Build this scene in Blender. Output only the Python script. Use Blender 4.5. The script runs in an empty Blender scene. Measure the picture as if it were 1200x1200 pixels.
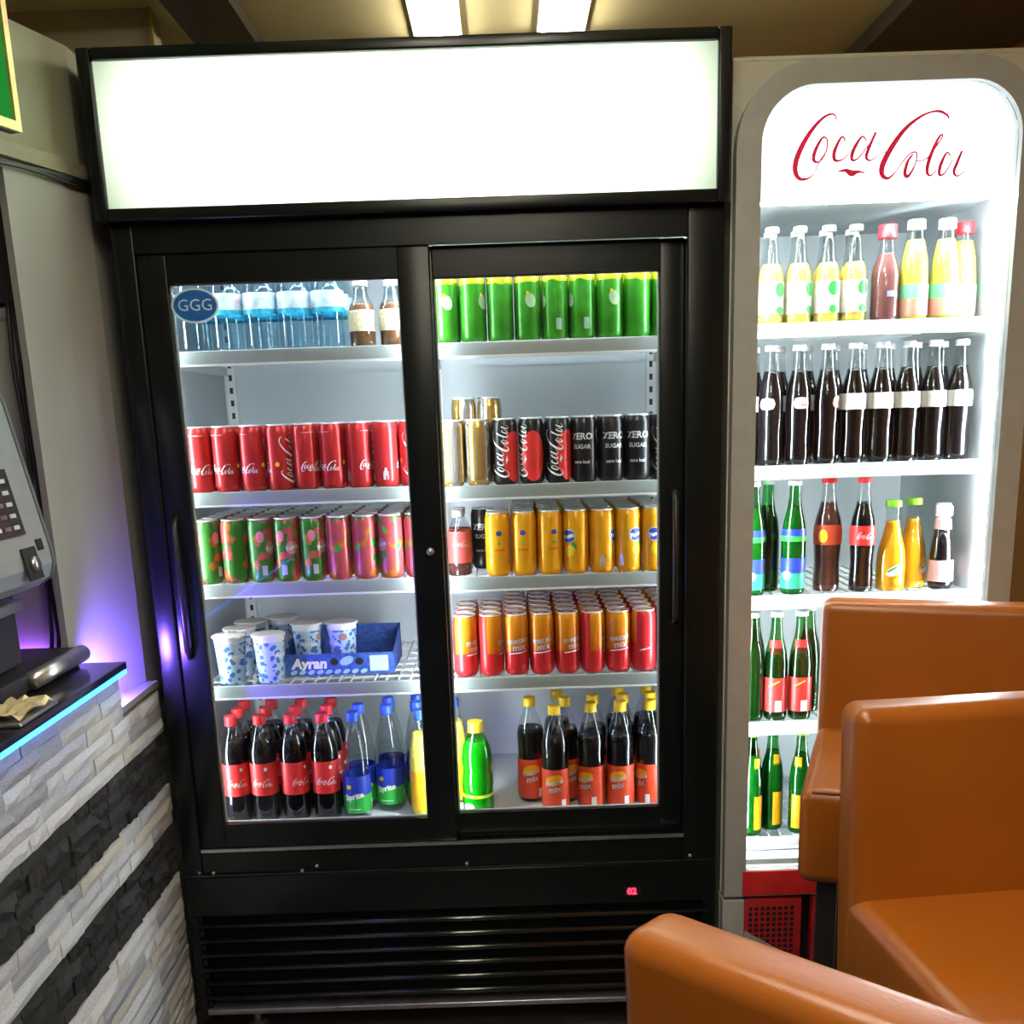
import bpy, math, random
from mathutils import Vector, Matrix
random.seed(7)
R = math.radians
scn = bpy.context.scene
col = scn.collection

# ---------------------------------------------------------------- camera
cam_d = bpy.data.cameras.new('camera')
cam = bpy.data.objects.new('camera', cam_d)
col.objects.link(cam)
cam_d.sensor_fit = 'HORIZONTAL'
cam_d.sensor_width = 36.0
cam_d.lens = 36.0 * 1250 / 1200
cam_d.shift_y = 200 / 1200
cam_d.clip_start = 0.02
_p, _y, _r = R(14.098), R(-0.018), R(1.937)
_f = Vector((math.sin(_y) * math.cos(_p), math.cos(_y) * math.cos(_p), -math.sin(_p)))
_rt = Vector((math.cos(_y), -math.sin(_y), 0))
_dn = _f.cross(_rt)
_rt2 = _rt * math.cos(_r) + _dn * math.sin(_r)
_dn2 = -_rt * math.sin(_r) + _dn * math.cos(_r)
cam.matrix_world = Matrix(((_rt2.x, -_dn2.x, -_f.x, 0), (_rt2.y, -_dn2.y, -_f.y, -2.315),
                           (_rt2.z, -_dn2.z, -_f.z, 1.46), (0, 0, 0, 1)))
scn.camera = cam

# ---------------------------------------------------------------- world, exposure
w = bpy.data.worlds.new('world')
scn.world = w
w.use_nodes = True
w.node_tree.nodes['Background'].inputs[0].default_value = (1.0, 0.9, 0.7, 1)
w.node_tree.nodes['Background'].inputs[1].default_value = 0.02
vs = scn.view_settings
vs.view_transform = 'Standard'
vs.look = 'None'
vs.gamma = 1.0
vs.exposure = 0.0
vs.use_curve_mapping = False
scn.cycles.transparent_max_bounces = 32
scn.cycles.max_bounces = 8
scn.cycles.sample_clamp_indirect = 4.0
scn.cycles.caustics_reflective = False
scn.cycles.caustics_refractive = False

STRIP = 62.0      # cooler LED strips
STRIP2 = 95.0     # narrow fridge LED strips
SIGN_W = 14.0     # watts of the tubes behind the canopy sign
HEADER = 2.6
TUBE = 37.0       # ceiling fittings
BLUE = 13.0
VIOLET = 70.0

# ---------------------------------------------------------------- helpers
class MB:
    def __init__(s):
        s.v = []; s.f = []; s.sm = []
    def add(s, vs_, fs_, smooth=False):
        o = len(s.v)
        s.v += [tuple(p) for p in vs_]
        s.f += [tuple(i + o for i in f) for f in fs_]
        s.sm += [smooth] * len(fs_)
        return s
    def box(s, x0, x1, y0, y1, z0, z1):
        v = [(x, y, z) for z in (z0, z1) for y in (y0, y1) for x in (x0, x1)]
        return s.add(v, [(0, 2, 3, 1), (4, 5, 7, 6), (0, 1, 5, 4), (2, 6, 7, 3), (0, 4, 6, 2), (1, 3, 7, 5)])
    def bbox(s, x0, x1, y0, y1, z0, z1, b=0.004, n=2):
        """box with rounded vertical and horizontal edges (superellipse-like lattice)"""
        xs = edge(x0, x1, b, n); ys = edge(y0, y1, b, n); zs = edge(z0, z1, b, n)
        def pt(i, j, k):
            p = Vector((xs[i], ys[j], zs[k]))
            q = Vector((min(max(p.x, x0 + b), x1 - b), min(max(p.y, y0 + b), y1 - b), min(max(p.z, z0 + b), z1 - b)))
            d = p - q
            if d.length > 1e-9:
                # project onto rounded shell
                m = max(abs(d.x), abs(d.y), abs(d.z))
                p = q + d.normalized() * m
            return p
        N = (len(xs) - 1, len(ys) - 1, len(zs) - 1)
        idx = {}; V = []; Fc = []
        def I(i, j, k):
            if (i, j, k) not in idx:
                idx[(i, j, k)] = len(V); V.append(pt(i, j, k))
            return idx[(i, j, k)]
        for i in range(N[0]):
            for j in range(N[1]):
                Fc.append((I(i, j, 0), I(i, j + 1, 0), I(i + 1, j + 1, 0), I(i + 1, j, 0)))
                Fc.append((I(i, j, N[2]), I(i + 1, j, N[2]), I(i + 1, j + 1, N[2]), I(i, j + 1, N[2])))
        for i in range(N[0]):
            for k in range(N[2]):
                Fc.append((I(i, 0, k), I(i + 1, 0, k), I(i + 1, 0, k + 1), I(i, 0, k + 1)))
                Fc.append((I(i, N[1], k), I(i, N[1], k + 1), I(i + 1, N[1], k + 1), I(i + 1, N[1], k)))
        for j in range(N[1]):
            for k in range(N[2]):
                Fc.append((I(0, j, k), I(0, j, k + 1), I(0, j + 1, k + 1), I(0, j + 1, k)))
                Fc.append((I(N[0], j, k), I(N[0], j + 1, k), I(N[0], j + 1, k + 1), I(N[0], j, k + 1)))
        return s.add(V, Fc, True)
    def lathe(s, prof, n=20, cx=0, cy=0, z0=0, cap=True):
        V = []; Fc = []
        for r, z in prof:
            for i in range(n):
                a = 2 * math.pi * i / n
                V.append((cx + r * math.cos(a), cy + r * math.sin(a), z0 + z))
        for k in range(len(prof) - 1):
            for i in range(n):
                j = (i + 1) % n
                Fc.append((k * n + i, k * n + j, (k + 1) * n + j, (k + 1) * n + i))
        s.add(V, Fc, True)
        if cap:
            m = len(s.v) - len(V)
            s.f.append(tuple(m + i for i in reversed(range(n)))); s.sm.append(False)
            t = m + (len(prof) - 1) * n
            s.f.append(tuple(t + i for i in range(n))); s.sm.append(False)
        return s
    def tube(s, pts, r, n=8):
        pts = [Vector(p) for p in pts]
        V = []; Fc = []
        for k, p in enumerate(pts):
            d = (pts[min(k + 1, len(pts) - 1)] - pts[max(k - 1, 0)]).normalized()
            u = d.orthogonal().normalized() if k == 0 else (u - d * u.dot(d)).normalized()
            w_ = d.cross(u)
            for i in range(n):
                a = 2 * math.pi * i / n
                V.append(p + u * (r * math.cos(a)) + w_ * (r * math.sin(a)))
        for k in range(len(pts) - 1):
            for i in range(n):
                j = (i + 1) % n
                Fc.append((k * n + i, k * n + j, (k + 1) * n + j, (k + 1) * n + i))
        Fc.append(tuple(reversed(range(n)))); t = (len(pts) - 1) * n
        Fc.append(tuple(t + i for i in range(n)))
        return s.add(V, Fc, True)
    def prism(s, poly, fn, h0, h1, smooth=False):
        """poly: 2D points (a,b); fn(a,b,h)->3D"""
        n = len(poly)
        V = [fn(a, b, h0) for a, b in poly] + [fn(a, b, h1) for a, b in poly]
        Fc = [tuple(range(n)), tuple(reversed(range(n, 2 * n)))]
        Fc += [(i, i + n, (i + 1) % n + n, (i + 1) % n) for i in range(n)]
        return s.add(V, Fc, smooth)
    def mesh(s, name):
        m = bpy.data.meshes.new(name)
        m.from_pydata(s.v, [], s.f)
        m.polygons.foreach_set('use_smooth', s.sm)
        m.update()
        return m
    def build(s, name, mat, parent=None, fix=True):
        m = s.mesh(name)
        if fix:
            recalc(m)
        m.materials.append(mat)
        o = bpy.data.objects.new(name, m)
        col.objects.link(o)
        o.parent = parent
        return o

def recalc(m):
    import bmesh
    bm = bmesh.new(); bm.from_mesh(m)
    bmesh.ops.recalc_face_normals(bm, faces=bm.faces)
    bm.to_mesh(m); bm.free()

def edge(a, b, w_, n):
    L = [a + w_ * (1 - math.cos(math.pi / 2 * i / n)) for i in range(n + 1)]
    # parametrise so that projection gives even arcs
    L = [a + w_ - w_ * math.tan(math.pi / 4 * (1 - i / n)) for i in range(n + 1)]
    Rr = [a + b - x for x in reversed(L)]
    return L + Rr

def empty(name, loc=(0, 0, 0), rz=0.0):
    o = bpy.data.objects.new(name, None)
    o.empty_display_size = 0.05
    col.objects.link(o)
    o.location = loc
    o.rotation_euler = (0, 0, rz)
    return o

def tag(o, label=None, cat=None, group=None, kind=None):
    if label: o['label'] = label
    if cat: o['category'] = cat
    if group: o['group'] = group
    if kind: o['kind'] = kind
    return o

def copy_tree(o, parent=None):
    c = o.copy(); col.objects.link(c)
    if parent is not None: c.parent = parent
    for ch in list(o.children):
        copy_tree(ch, c)
    return c

MATS = {}
def pm(name, color, rough=0.5, metal=0.0, ns=30.0, na=0.12, bump=0.0, bs=200.0, emit=None, es=0.0, spec=0.5, coat=0.0):
    """procedural principled: colour gently varied by noise, optional bump"""
    m = bpy.data.materials.new(name); m.use_nodes = True
    nt = m.node_tree; b = nt.nodes['Principled BSDF']
    b.inputs['Roughness'].default_value = rough
    b.inputs['Metallic'].default_value = metal
    b.inputs['Specular IOR Level'].default_value = spec
    b.inputs['Coat Weight'].default_value = coat
    tc = nt.nodes.new('ShaderNodeTexCoord')
    nz = nt.nodes.new('ShaderNodeTexNoise'); nz.inputs['Scale'].default_value = ns
    nt.links.new(tc.outputs['Object'], nz.inputs['Vector'])
    cr = nt.nodes.new('ShaderNodeValToRGB')
    c = color
    cr.color_ramp.elements[0].position = 0.3; cr.color_ramp.elements[1].position = 0.7
    cr.color_ramp.elements[0].color = (*[max(0, x * (1 - na)) for x in c], 1)
    cr.color_ramp.elements[1].color = (*[min(1, x * (1 + na)) for x in c], 1)
    nt.links.new(nz.outputs['Fac'], cr.inputs['Fac'])
    nt.links.new(cr.outputs['Color'], b.inputs['Base Color'])
    if bump:
        n2 = nt.nodes.new('ShaderNodeTexNoise'); n2.inputs['Scale'].default_value = bs
        nt.links.new(tc.outputs['Object'], n2.inputs['Vector'])
        bp = nt.nodes.new('ShaderNodeBump'); bp.inputs['Strength'].default_value = bump
        bp.inputs['Distance'].default_value = 0.004
        nt.links.new(n2.outputs['Fac'], bp.inputs['Height'])
        nt.links.new(bp.outputs['Normal'], b.inputs['Normal'])
    if emit:
        b.inputs['Emission Color'].default_value = (*emit, 1)
        b.inputs['Emission Strength'].default_value = es
    MATS[name] = m
    return m

def clear(name, tint, refl=1.0, ior=1.45, rough=0.03):
    """thin clear glass / plastic: tinted see-through plus Fresnel gloss"""
    m = bpy.data.materials.new(name); m.use_nodes = True
    nt = m.node_tree; nt.nodes.clear()
    out = nt.nodes.new('ShaderNodeOutputMaterial')
    mx = nt.nodes.new('ShaderNodeMixShader')
    tr = nt.nodes.new('ShaderNodeBsdfTransparent'); tr.inputs[0].default_value = (*tint, 1)
    gl = nt.nodes.new('ShaderNodeBsdfGlossy'); gl.inputs['Roughness'].default_value = rough
    fr = nt.nodes.new('ShaderNodeFresnel'); fr.inputs['IOR'].default_value = ior
    mu = nt.nodes.new('ShaderNodeMath'); mu.operation = 'MULTIPLY'; mu.inputs[1].default_value = refl
    ge = nt.nodes.new('ShaderNodeNewGeometry')
    sb = nt.nodes.new('ShaderNodeMath'); sb.operation = 'SUBTRACT'; sb.inputs[0].default_value = 1.0; nt.links.new(ge.outputs['Backfacing'], sb.inputs[1])
    m2 = nt.nodes.new('ShaderNodeMath'); m2.operation = 'MULTIPLY'; nt.links.new(mu.outputs[0], m2.inputs[0]); nt.links.new(sb.outputs[0], m2.inputs[1])
    nt.links.new(fr.outputs[0], mu.inputs[0]); nt.links.new(m2.outputs[0], mx.inputs[0])
    nt.links.new(tr.outputs[0], mx.inputs[1]); nt.links.new(gl.outputs[0], mx.inputs[2])
    nt.links.new(mx.outputs[0], out.inputs[0])
    MATS[name] = m
    return m

def emis(name, color, strength):
    m = bpy.data.materials.new(name); m.use_nodes = True
    nt = m.node_tree; nt.nodes.clear()
    out = nt.nodes.new('ShaderNodeOutputMaterial')
    e = nt.nodes.new('ShaderNodeEmission')
    e.inputs[0].default_value = (*color, 1); e.inputs[1].default_value = strength
    nt.links.new(e.outputs[0], out.inputs[0])
    return m

# ---------------------------------------------------------------- materials
BLACK = pm('black_gloss_metal', (0.006, 0.008, 0.008), 0.24, 0.0, 8, 0.15, 0.02, 60, spec=0.32)
BLACK_M = pm('black_matt_plastic', (0.012, 0.012, 0.014), 0.5)
WHITE_IN = pm('white_liner', (0.62, 0.68, 0.72), 0.45, 0, 6, 0.03)
RAIL = pm('grey_price_rail', (0.30, 0.34, 0.34), 0.35, 0, 20, 0.04)
RAIL_W = pm('white_shelf_rail', (0.85, 0.88, 0.9), 0.35, 0, 20, 0.02)
WIRE = pm('white_coated_wire', (0.7, 0.74, 0.76), 0.35, 0.1)
STEEL = pm('brushed_steel', (0.55, 0.56, 0.57), 0.28, 0.9, 60, 0.1)
ALU = pm('can_aluminium', (0.86, 0.88, 0.9), 0.3, 0.45, 40, 0.05)
GLASS = clear('door_glass', (0.97, 0.985, 0.98), 0.9, 1.45, 0.01)
SILVER = pm('silver_grey_paint', (0.41, 0.43, 0.42), 0.38, 0.1, 30, 0.05)
SILVER_L = pm('pale_silver_paint', (0.58, 0.56, 0.47), 0.4, 0.1, 30, 0.05)
RED = pm('red_can_print', (0.52, 0.026, 0.03), 0.3, 0.25, 30, 0.08)
REDL = pm('red_label', (0.72, 0.03, 0.03), 0.4, 0, 30, 0.08)
WHITE = pm('white_print', (0.88, 0.88, 0.88), 0.4, 0, 30, 0.03)
SILVERPRINT = pm('silver_print', (0.62, 0.64, 0.66), 0.3, 0.3, 30, 0.05)
BLACKCAN = pm('black_can_print', (0.012, 0.012, 0.014), 0.3, 0.2, 30, 0.1)
GOLD = pm('gold_can_print', (0.62, 0.44, 0.17), 0.28, 0.7, 30, 0.08)
ORANGE = pm('orange_can_print', (0.88, 0.40, 0.01), 0.3, 0.2, 30, 0.08)
BLUEP = pm('blue_print', (0.02, 0.05, 0.42), 0.4, 0, 30, 0.08)
GREENP = pm('green_print', (0.03, 0.42, 0.06), 0.4, 0, 30, 0.08)
YELLOWP = pm('yellow_print', (0.9, 0.62, 0.02), 0.4, 0, 30, 0.05)
CAPRED = pm('red_cap_plastic', (0.75, 0.03, 0.04), 0.35, 0, 30, 0.05)
CAPBLUE = pm('blue_cap_plastic', (0.03, 0.10, 0.62), 0.35, 0, 30, 0.05)
CAPYEL = pm('yellow_cap_plastic', (0.88, 0.60, 0.02), 0.35, 0, 30, 0.05)
CAPWHITE = pm('white_cap', (0.85, 0.87, 0.88), 0.3, 0.1, 30, 0.03)
CAPGREEN = pm('green_cap', (0.25, 0.65, 0.03), 0.3, 0.1, 30, 0.05)
COLA = pm('dark_cola', (0.005, 0.0035, 0.005), 0.12, 0, 30, 0.2)
COLAB = pm('reddish_cola', (0.075, 0.022, 0.02), 0.15, 0, 30, 0.2)
JUICE = pm('orange_soda', (0.95, 0.46, 0.02), 0.15, 0, 30, 0.08)
JUICEY = pm('yellow_soda', (0.95, 0.80, 0.10), 0.15, 0, 30, 0.08)
LEMON = pm('pale_amber_drink', (0.85, 0.66, 0.12), 0.15, 0, 30, 0.1)
GREENL = pm('green_soda', (0.02, 0.36, 0.03), 0.12, 0, 30, 0.1)
GREENG = pm('green_bottle_content', (0.012, 0.15, 0.04), 0.12, 0, 30, 0.2)
DARKGREEN = pm('dark_green_bottle_content', (0.006, 0.035, 0.015), 0.12, 0, 30, 0.2)
CLEARP = clear('clear_plastic', (0.90, 0.93, 0.94), 1.3, 1.5, 0.06)
CLEARG = clear('clear_bottle_glass', (0.92, 0.94, 0.93), 1.5, 1.52, 0.03)
BLUEPET = clear('pale_blue_plastic', (0.92, 0.97, 0.99), 1.6, 1.5, 0.08)
GREENCL = clear('green_bottle_glass', (0.25, 0.62, 0.30), 1.6, 1.52, 0.03)
GREENPET = clear('green_plastic', (0.35, 0.85, 0.35), 1.4, 1.5, 0.06)
CREAM = pm('cream_label', (0.62, 0.55, 0.36), 0.5, 0, 200, 0.25)
BROWNG = pm('brown_drink', (0.16, 0.07, 0.03), 0.2, 0, 60, 0.3)
WATER = clear('water', (0.93, 0.975, 0.99), 0.8, 1.33, 0.05)
WATERLAB = pm('pale_blue_label', (0.60, 0.76, 0.86), 0.45, 0, 60, 0.2)
CYANL = pm('cyan_label_band', (0.03, 0.45, 0.62), 0.45, 0, 120, 0.3)
LEATHER = pm('tan_leather', (0.33, 0.090, 0.008), 0.32, 0, 4, 0.12, 0.06, 350)
STONE_L = [pm('pale_quartz_stone_%s' % n, c, 0.6, 0, 45, 0.34, 0.6, 70) for n, c in
           (('a', (0.70, 0.71, 0.77)), ('b', (0.58, 0.59, 0.65)), ('c', (0.82, 0.83, 0.88)), ('d', (0.42, 0.43, 0.48)), ('e', (0.66, 0.63, 0.57)))]
STONE_D = [pm('dark_slate_stone_%s' % n, c, 0.6, 0, 30, 0.5, 1.0, 90) for n, c in
           (('a', (0.045, 0.046, 0.05)), ('b', (0.065, 0.066, 0.07)), ('c', (0.032, 0.033, 0.036)))]
MORTAR = pm('dark_joint', (0.05, 0.05, 0.05), 0.9)
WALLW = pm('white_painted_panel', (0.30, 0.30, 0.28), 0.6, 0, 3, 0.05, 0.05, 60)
WALLB = pm('beige_wall_paint', (0.50, 0.44, 0.30), 0.75, 0, 3, 0.06, 0.08, 80)
WALLG = pm('pale_olive_wall_paint', (0.25, 0.26, 0.18), 0.75, 0, 2, 0.12, 0.08, 80)
CEIL = pm('olive_ceiling_paint', (0.80, 0.70, 0.38), 0.8, 0, 3, 0.06)
BEAM = pm('dark_brown_beam', (0.085, 0.066, 0.04), 0.7, 0, 6, 0.15)
BROWNW = pm('orange_brown_wall', (0.42, 0.19, 0.055), 0.5, 0, 5, 0.1)
FLOOR = pm('floor_tile', (0.07, 0.062, 0.055), 0.35, 0, 10, 0.2)
TOPM = pm('dark_polished_worktop', (0.015, 0.015, 0.02), 0.12, 0, 30, 0.3)
GREYM = pm('metallic_grey_plastic', (0.36, 0.40, 0.42), 0.35, 0.3, 30, 0.05)
LED_W = emis('cool_white_led', (0.86, 0.95, 1.0), STRIP)
LED_W2 = emis('cool_white_led_strong', (0.88, 0.97, 1.0), STRIP2)
LED_B = emis('blue_led', (0.02, 0.22, 1.0), BLUE)
LED_V = emis('violet_led', (0.36, 0.10, 1.0), VIOLET)
LED_V2 = emis('blue_violet_led', (0.19, 0.10, 1.0), 850.0)

# ---------------------------------------------------------------- lettering helpers
def text_mesh(txt, size, bold=0.0, shear=0.0):
    cu = bpy.data.curves.new('lettering', 'FONT')
    cu.body = txt; cu.size = size; cu.align_x = 'CENTER'; cu.align_y = 'CENTER'
    cu.resolution_u = 2; cu.offset = bold; cu.shear = shear
    ob = bpy.data.objects.new('lettering', cu)
    col.objects.link(ob)
    dg = bpy.context.evaluated_depsgraph_get()
    me = bpy.data.meshes.new_from_object(ob.evaluated_get(dg))
    V = [(v.co.x, v.co.y) for v in me.vertices]
    F = [tuple(p.vertices) for p in me.polygons]
    bpy.data.objects.remove(ob); bpy.data.curves.remove(cu); bpy.data.meshes.remove(me)
    return V, F

def catmull(P, n=6):
    out = []
    for i in range(len(P) - 1):
        p0 = P[max(i - 1, 0)]; p1 = P[i]; p2 = P[i + 1]; p3 = P[min(i + 2, len(P) - 1)]
        for k in range(n):
            t = k / n
            out.append(tuple(0.5 * (2 * b + (c - a) * t + (2 * a - 5 * b + 4 * c - d) * t * t + (-a + 3 * b - 3 * c + d) * t ** 3)
                             for a, b, c, d in zip(p0, p1, p2, p3)))
    out.append(P[-1])
    return out

def strokes_mesh(strokes, scale, n=5):
    V = []; F = []
    for S in strokes:
        pts = catmull([tuple(map(float, p)) for p in S], n)
        o = len(V)
        for i, (x, y, wd) in enumerate(pts):
            a = pts[max(i - 1, 0)]; b = pts[min(i + 1, len(pts) - 1)]
            dx, dy = b[0] - a[0], b[1] - a[1]; L = math.hypot(dx, dy) or 1
            nx, ny = -dy / L, dx / L
            V.append(((x + nx * wd / 2) * scale, (y + ny * wd / 2) * scale))
            V.append(((x - nx * wd / 2) * scale, (y - ny * wd / 2) * scale))
        for i in range(len(pts) - 1):
            F.append((o + 2 * i, o + 2 * i + 1, o + 2 * i + 3, o + 2 * i + 2))
    return V, F

def _cc():
    """flowing script of two words, cap height about 1, traced as pen strokes (x, y, width)"""
    raw = [
        [(428, 318, 3), (432, 300, 5), (418, 286, 8), (385, 297, 11), (345, 335, 15), (305, 395, 20), (278, 460, 22), (275, 505, 20), (292, 534, 15), (325, 536, 8), (352, 515, 3)],
        [(352, 515, 3), (372, 470, 5), (398, 430, 6), (400, 385, 6), (380, 378, 9), (352, 430, 15), (350, 465, 13), (372, 470, 6), (395, 440, 4), (402, 400, 3)],
        [(472, 398, 4), (470, 382, 7), (456, 379, 9), (432, 430, 15), (434, 465, 13), (462, 466, 6), (495, 440, 4)],
        [(560, 395, 5), (540, 378, 8), (508, 430, 15), (504, 466, 12), (528, 462, 6), (570, 410, 5)],
        [(596, 362, 9), (570, 425, 13), (562, 460, 12), (580, 472, 6), (612, 452, 3)],
        [(448, 512, 4), (480, 508, 14), (505, 520, 26), (530, 515, 12), (560, 520, 4)],
        [(890, 322, 5), (880, 305, 9), (850, 290, 11), (812, 292, 8), (770, 310, 11), (715, 352, 16), (665, 420, 21), (630, 490, 23), (630, 530, 19), (655, 545, 11), (685, 520, 4)],
        [(612, 452, 3), (640, 440, 4), (662, 430, 4)],
        [(685, 520, 4), (720, 470, 5), (752, 445, 6), (768, 455, 6), (760, 500, 6), (735, 540, 13), (722, 525, 15), (732, 480, 11), (752, 452, 6)],
        [(768, 480, 4), (810, 470, 5), (860, 400, 6), (866, 380, 6), (850, 395, 10), (822, 465, 15), (812, 520, 14), (826, 540, 7), (850, 520, 4)],
        [(905, 465, 5), (888, 452, 8), (866, 500, 14), (864, 538, 11), (886, 530, 6), (915, 480, 4)],
        [(950, 446, 9), (932, 495, 13), (922, 528, 12), (938, 545, 6), (975, 520, 3)],
    ]
    out = []
    for s_ in raw:
        out.append([((x - 620) / 250, (410 - y) / 250, wd / 250) for x, y, wd in s_])
    return out
COCA = _cc()

def on_plane(VF, fn):
    return [fn(u, v) for u, v in VF[0]], VF[1]

def wrap(VF, r, zc, th=0.0, turn=False):
    """2D lettering onto a cylinder of radius r whose axis is local Z; th=0 faces -Y"""
    V = []
    for u, v in VF[0]:
        if turn: u, v = -v, u
        a = u / r + th
        V.append((r * math.sin(a), -r * math.cos(a), zc + v))
    return V, VF[1]

def blob(w_, h_, cx=0, cy=0, n=10, pw=2.0):
    """ellipse as vertical strips so that it can be wrapped"""
    V = []; F = []
    for i in range(n + 1):
        t = -1 + 2 * i / n
        hh = (1 - abs(t) ** pw) ** (1 / pw)
        V.append((cx + w_ / 2 * t, cy + h_ / 2 * hh)); V.append((cx + w_ / 2 * t, cy - h_ / 2 * hh))
    for i in range(n):
        F.append((2 * i, 2 * i + 1, 2 * i + 3, 2 * i + 2))
    return V, F

def rect(w_, h_, cx=0, cy=0, n=4):
    V = []; F = []
    for i in range(n + 1):
        x = cx - w_ / 2 + w_ * i / n
        V += [(x, cy + h_ / 2), (x, cy - h_ / 2)]
    for i in range(n):
        F.append((2 * i, 2 * i + 1, 2 * i + 3, 2 * i + 2))
    return V, F

def part(name, VF, mat, parent):
    return MB().add(VF[0], VF[1]).build(name, mat, parent, fix=False)

# ================================================================= SETTING
def struct(name, mb, mat, parent=None):
    o = mb.build(name, mat, parent)
    if parent is None: o['kind'] = 'structure'
    return o

CZ = 2.5
struct('floor', MB().box(-2.7, 2.3, -4.6, 2.2, -0.05, 0.0), FLOOR)
struct('ceiling', MB().box(-2.7, 2.3, -4.6, 2.2, CZ, CZ + 0.05), CEIL)
struct('wall_back', MB().box(-2.7, 2.3, 2.1, 2.2, 0, CZ), WALLB)
struct('wall_front', MB().box(-2.7, 2.3, -4.6, -4.5, 0, CZ), pm('dark_brown_wall', (0.06, 0.05, 0.04), 0.6))
struct('wall_left', MB().box(-2.7, -2.6, -4.5, 2.1, 0, CZ), WALLB)
struct('wall_right', MB().box(1.52, 1.6, -4.5, 2.1, 0, CZ), BROWNW)
# return wall behind the cooler with its pale edge strip
struct('wall_return', MB().box(-2.6, -0.875, 0.76, 0.86, 0, CZ), WALLB)
struct('trim_1', MB().box(-0.8745, -0.8655, 0.752, 0.759, 0, CZ), pm('gold_edge_strip', (0.6, 0.45, 0.14), 0.4, 0.4))
struct('trim_2', MB().box(-0.80, -0.635, -4.5, 2.1, CZ - 0.04, CZ - 0.001), BEAM)
struct('trim_3', MB().box(1.08, 1.5, -4.5, 2.1, CZ - 0.05, CZ - 0.001), BEAM)

# boxed-in pillar beside the cooler, turned a little from the cooler's side
A = Vector((-0.89, -0.21)); B = Vector((-0.823, 0.02))
pill = [(A.x, A.y), (B.x, B.y), (-0.823, 0.62), (-1.25, 0.62), (-1.25, -0.10), (-0.925, -0.10), (-0.905, -0.205)]
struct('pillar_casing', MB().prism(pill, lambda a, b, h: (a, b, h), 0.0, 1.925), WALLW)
d = (B - A).normalized(); nrm = Vector((d.y, -d.x))
C0 = A - d * 0.55 - nrm * 0.012; C1 = B - nrm * 0.012
bulk = [(C0.x, C0.y), (C1.x, C1.y), (-0.835, 0.62), (-1.6, 0.62), (-1.6, C0.y)]
struct('wall_bulkhead', MB().prism(bulk, lambda a, b, h: (a, b, h), 1.926, 2.19), WALLG)
# cable duct along the foot of the bulkhead
tr = empty('trim_4'); tag(tr, kind='structure')
e0 = C0; e1 = C1 + d * 0.0
duct = [(e0.x, e0.y), (e1.x, e1.y), ((e1 + nrm * 0.016).x, (e1 + nrm * 0.016).y), ((e0 + nrm * 0.016).x, (e0 + nrm * 0.016).y)]
MB().prism(duct, lambda a, b, h: (a, b, h), 1.945, 1.972).build('duct_body', pm('olive_duct', (0.22, 0.20, 0.13), 0.6), tr)
for k in range(3):
    q0 = e0 + nrm * 0.022; q1 = e1 + nrm * 0.022
    pts = [(q0.x + (q1.x - q0.x) * t / 12, q0.y + (q1.y - q0.y) * t / 12, 1.936 - 0.004 * k + 0.003 * math.sin(t * 1.3 + k)) for t in range(13)]
    MB().tube(pts, 0.0035, 6).build('cable', BLACK_M, tr)

# backsplash behind the coffee machine
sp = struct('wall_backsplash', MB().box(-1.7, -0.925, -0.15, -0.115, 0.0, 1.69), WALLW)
struct('trim_5', MB().box(-1.7, -0.926, -0.152, -0.13, 1.665, 1.672), pm('panel_joint', (0.2, 0.19, 0.18), 0.6))
tv = empty('trim_6'); tag(tv, kind='structure')
MB().box(-1.7, -0.93, -0.14, -0.05, 1.70, 1.92).build('dark_gap_box', BLACK_M, tv)  # black box filling the dark gap above the backsplash

# ================================================================= CEILING LIGHTS
def ceiling_light(x, y0, y1, label):
    t = empty('ceiling_light', (x, (y0 + y1) / 2, CZ))
    tag(t, label, 'ceiling light', 'twin rows of slim ceiling lights')
    L = (y1 - y0) / 2
    MB().box(-0.066, 0.066, -L - .01, L + .01, -0.018, -0.0005).build('housing', CAPWHITE, t)
    o = MB().bbox(-0.056, 0.056, -L, L, -0.034, -0.0185, 0.006).build('diffuser', emis('warm_white_tube', (1.0, 0.92, 0.74), TUBE), t)
    return t
for row, x in (('row nearer the stone counter', -0.145), ('row nearer the tan stools', 0.195)):
    ceiling_light(x, 0.42 if x < 0 else 0.38, 1.045 if x < 0 else 1.01, 'slim ceiling light above the coolers, ' + row)
    for k in range(3):
        y1 = -0.95 - 1.25 * k
        ceiling_light(x, y1 - 0.62, y1, 'slim ceiling light over the open room, ' + row)

# ================================================================= BIG COOLER
XL, XR = -0.78, 0.46
ck = empty('sliding_door_cooler', (0, 0, 0))
tag(ck, 'wide black two-door drinks cooler with blank glowing sign on top', 'cooler')
MB().box(XL, XL + 0.03, 0.0, 0.70, 0.06, 1.856).build('side_panel', BLACK, ck)
MB().box(XR - 0.03, XR, 0.0, 0.70, 0.06, 1.856).build('side_panel', BLACK, ck)
MB().box(XL + .03, XR - .03, 0.67, 0.70, 0.06, 1.856).build('back_panel', BLACK_M, ck)
MB().box(XL + .03, XR - .03, 0.02, 0.67, 1.84, 1.856).build('roof_panel', BLACK_M, ck)
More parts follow.
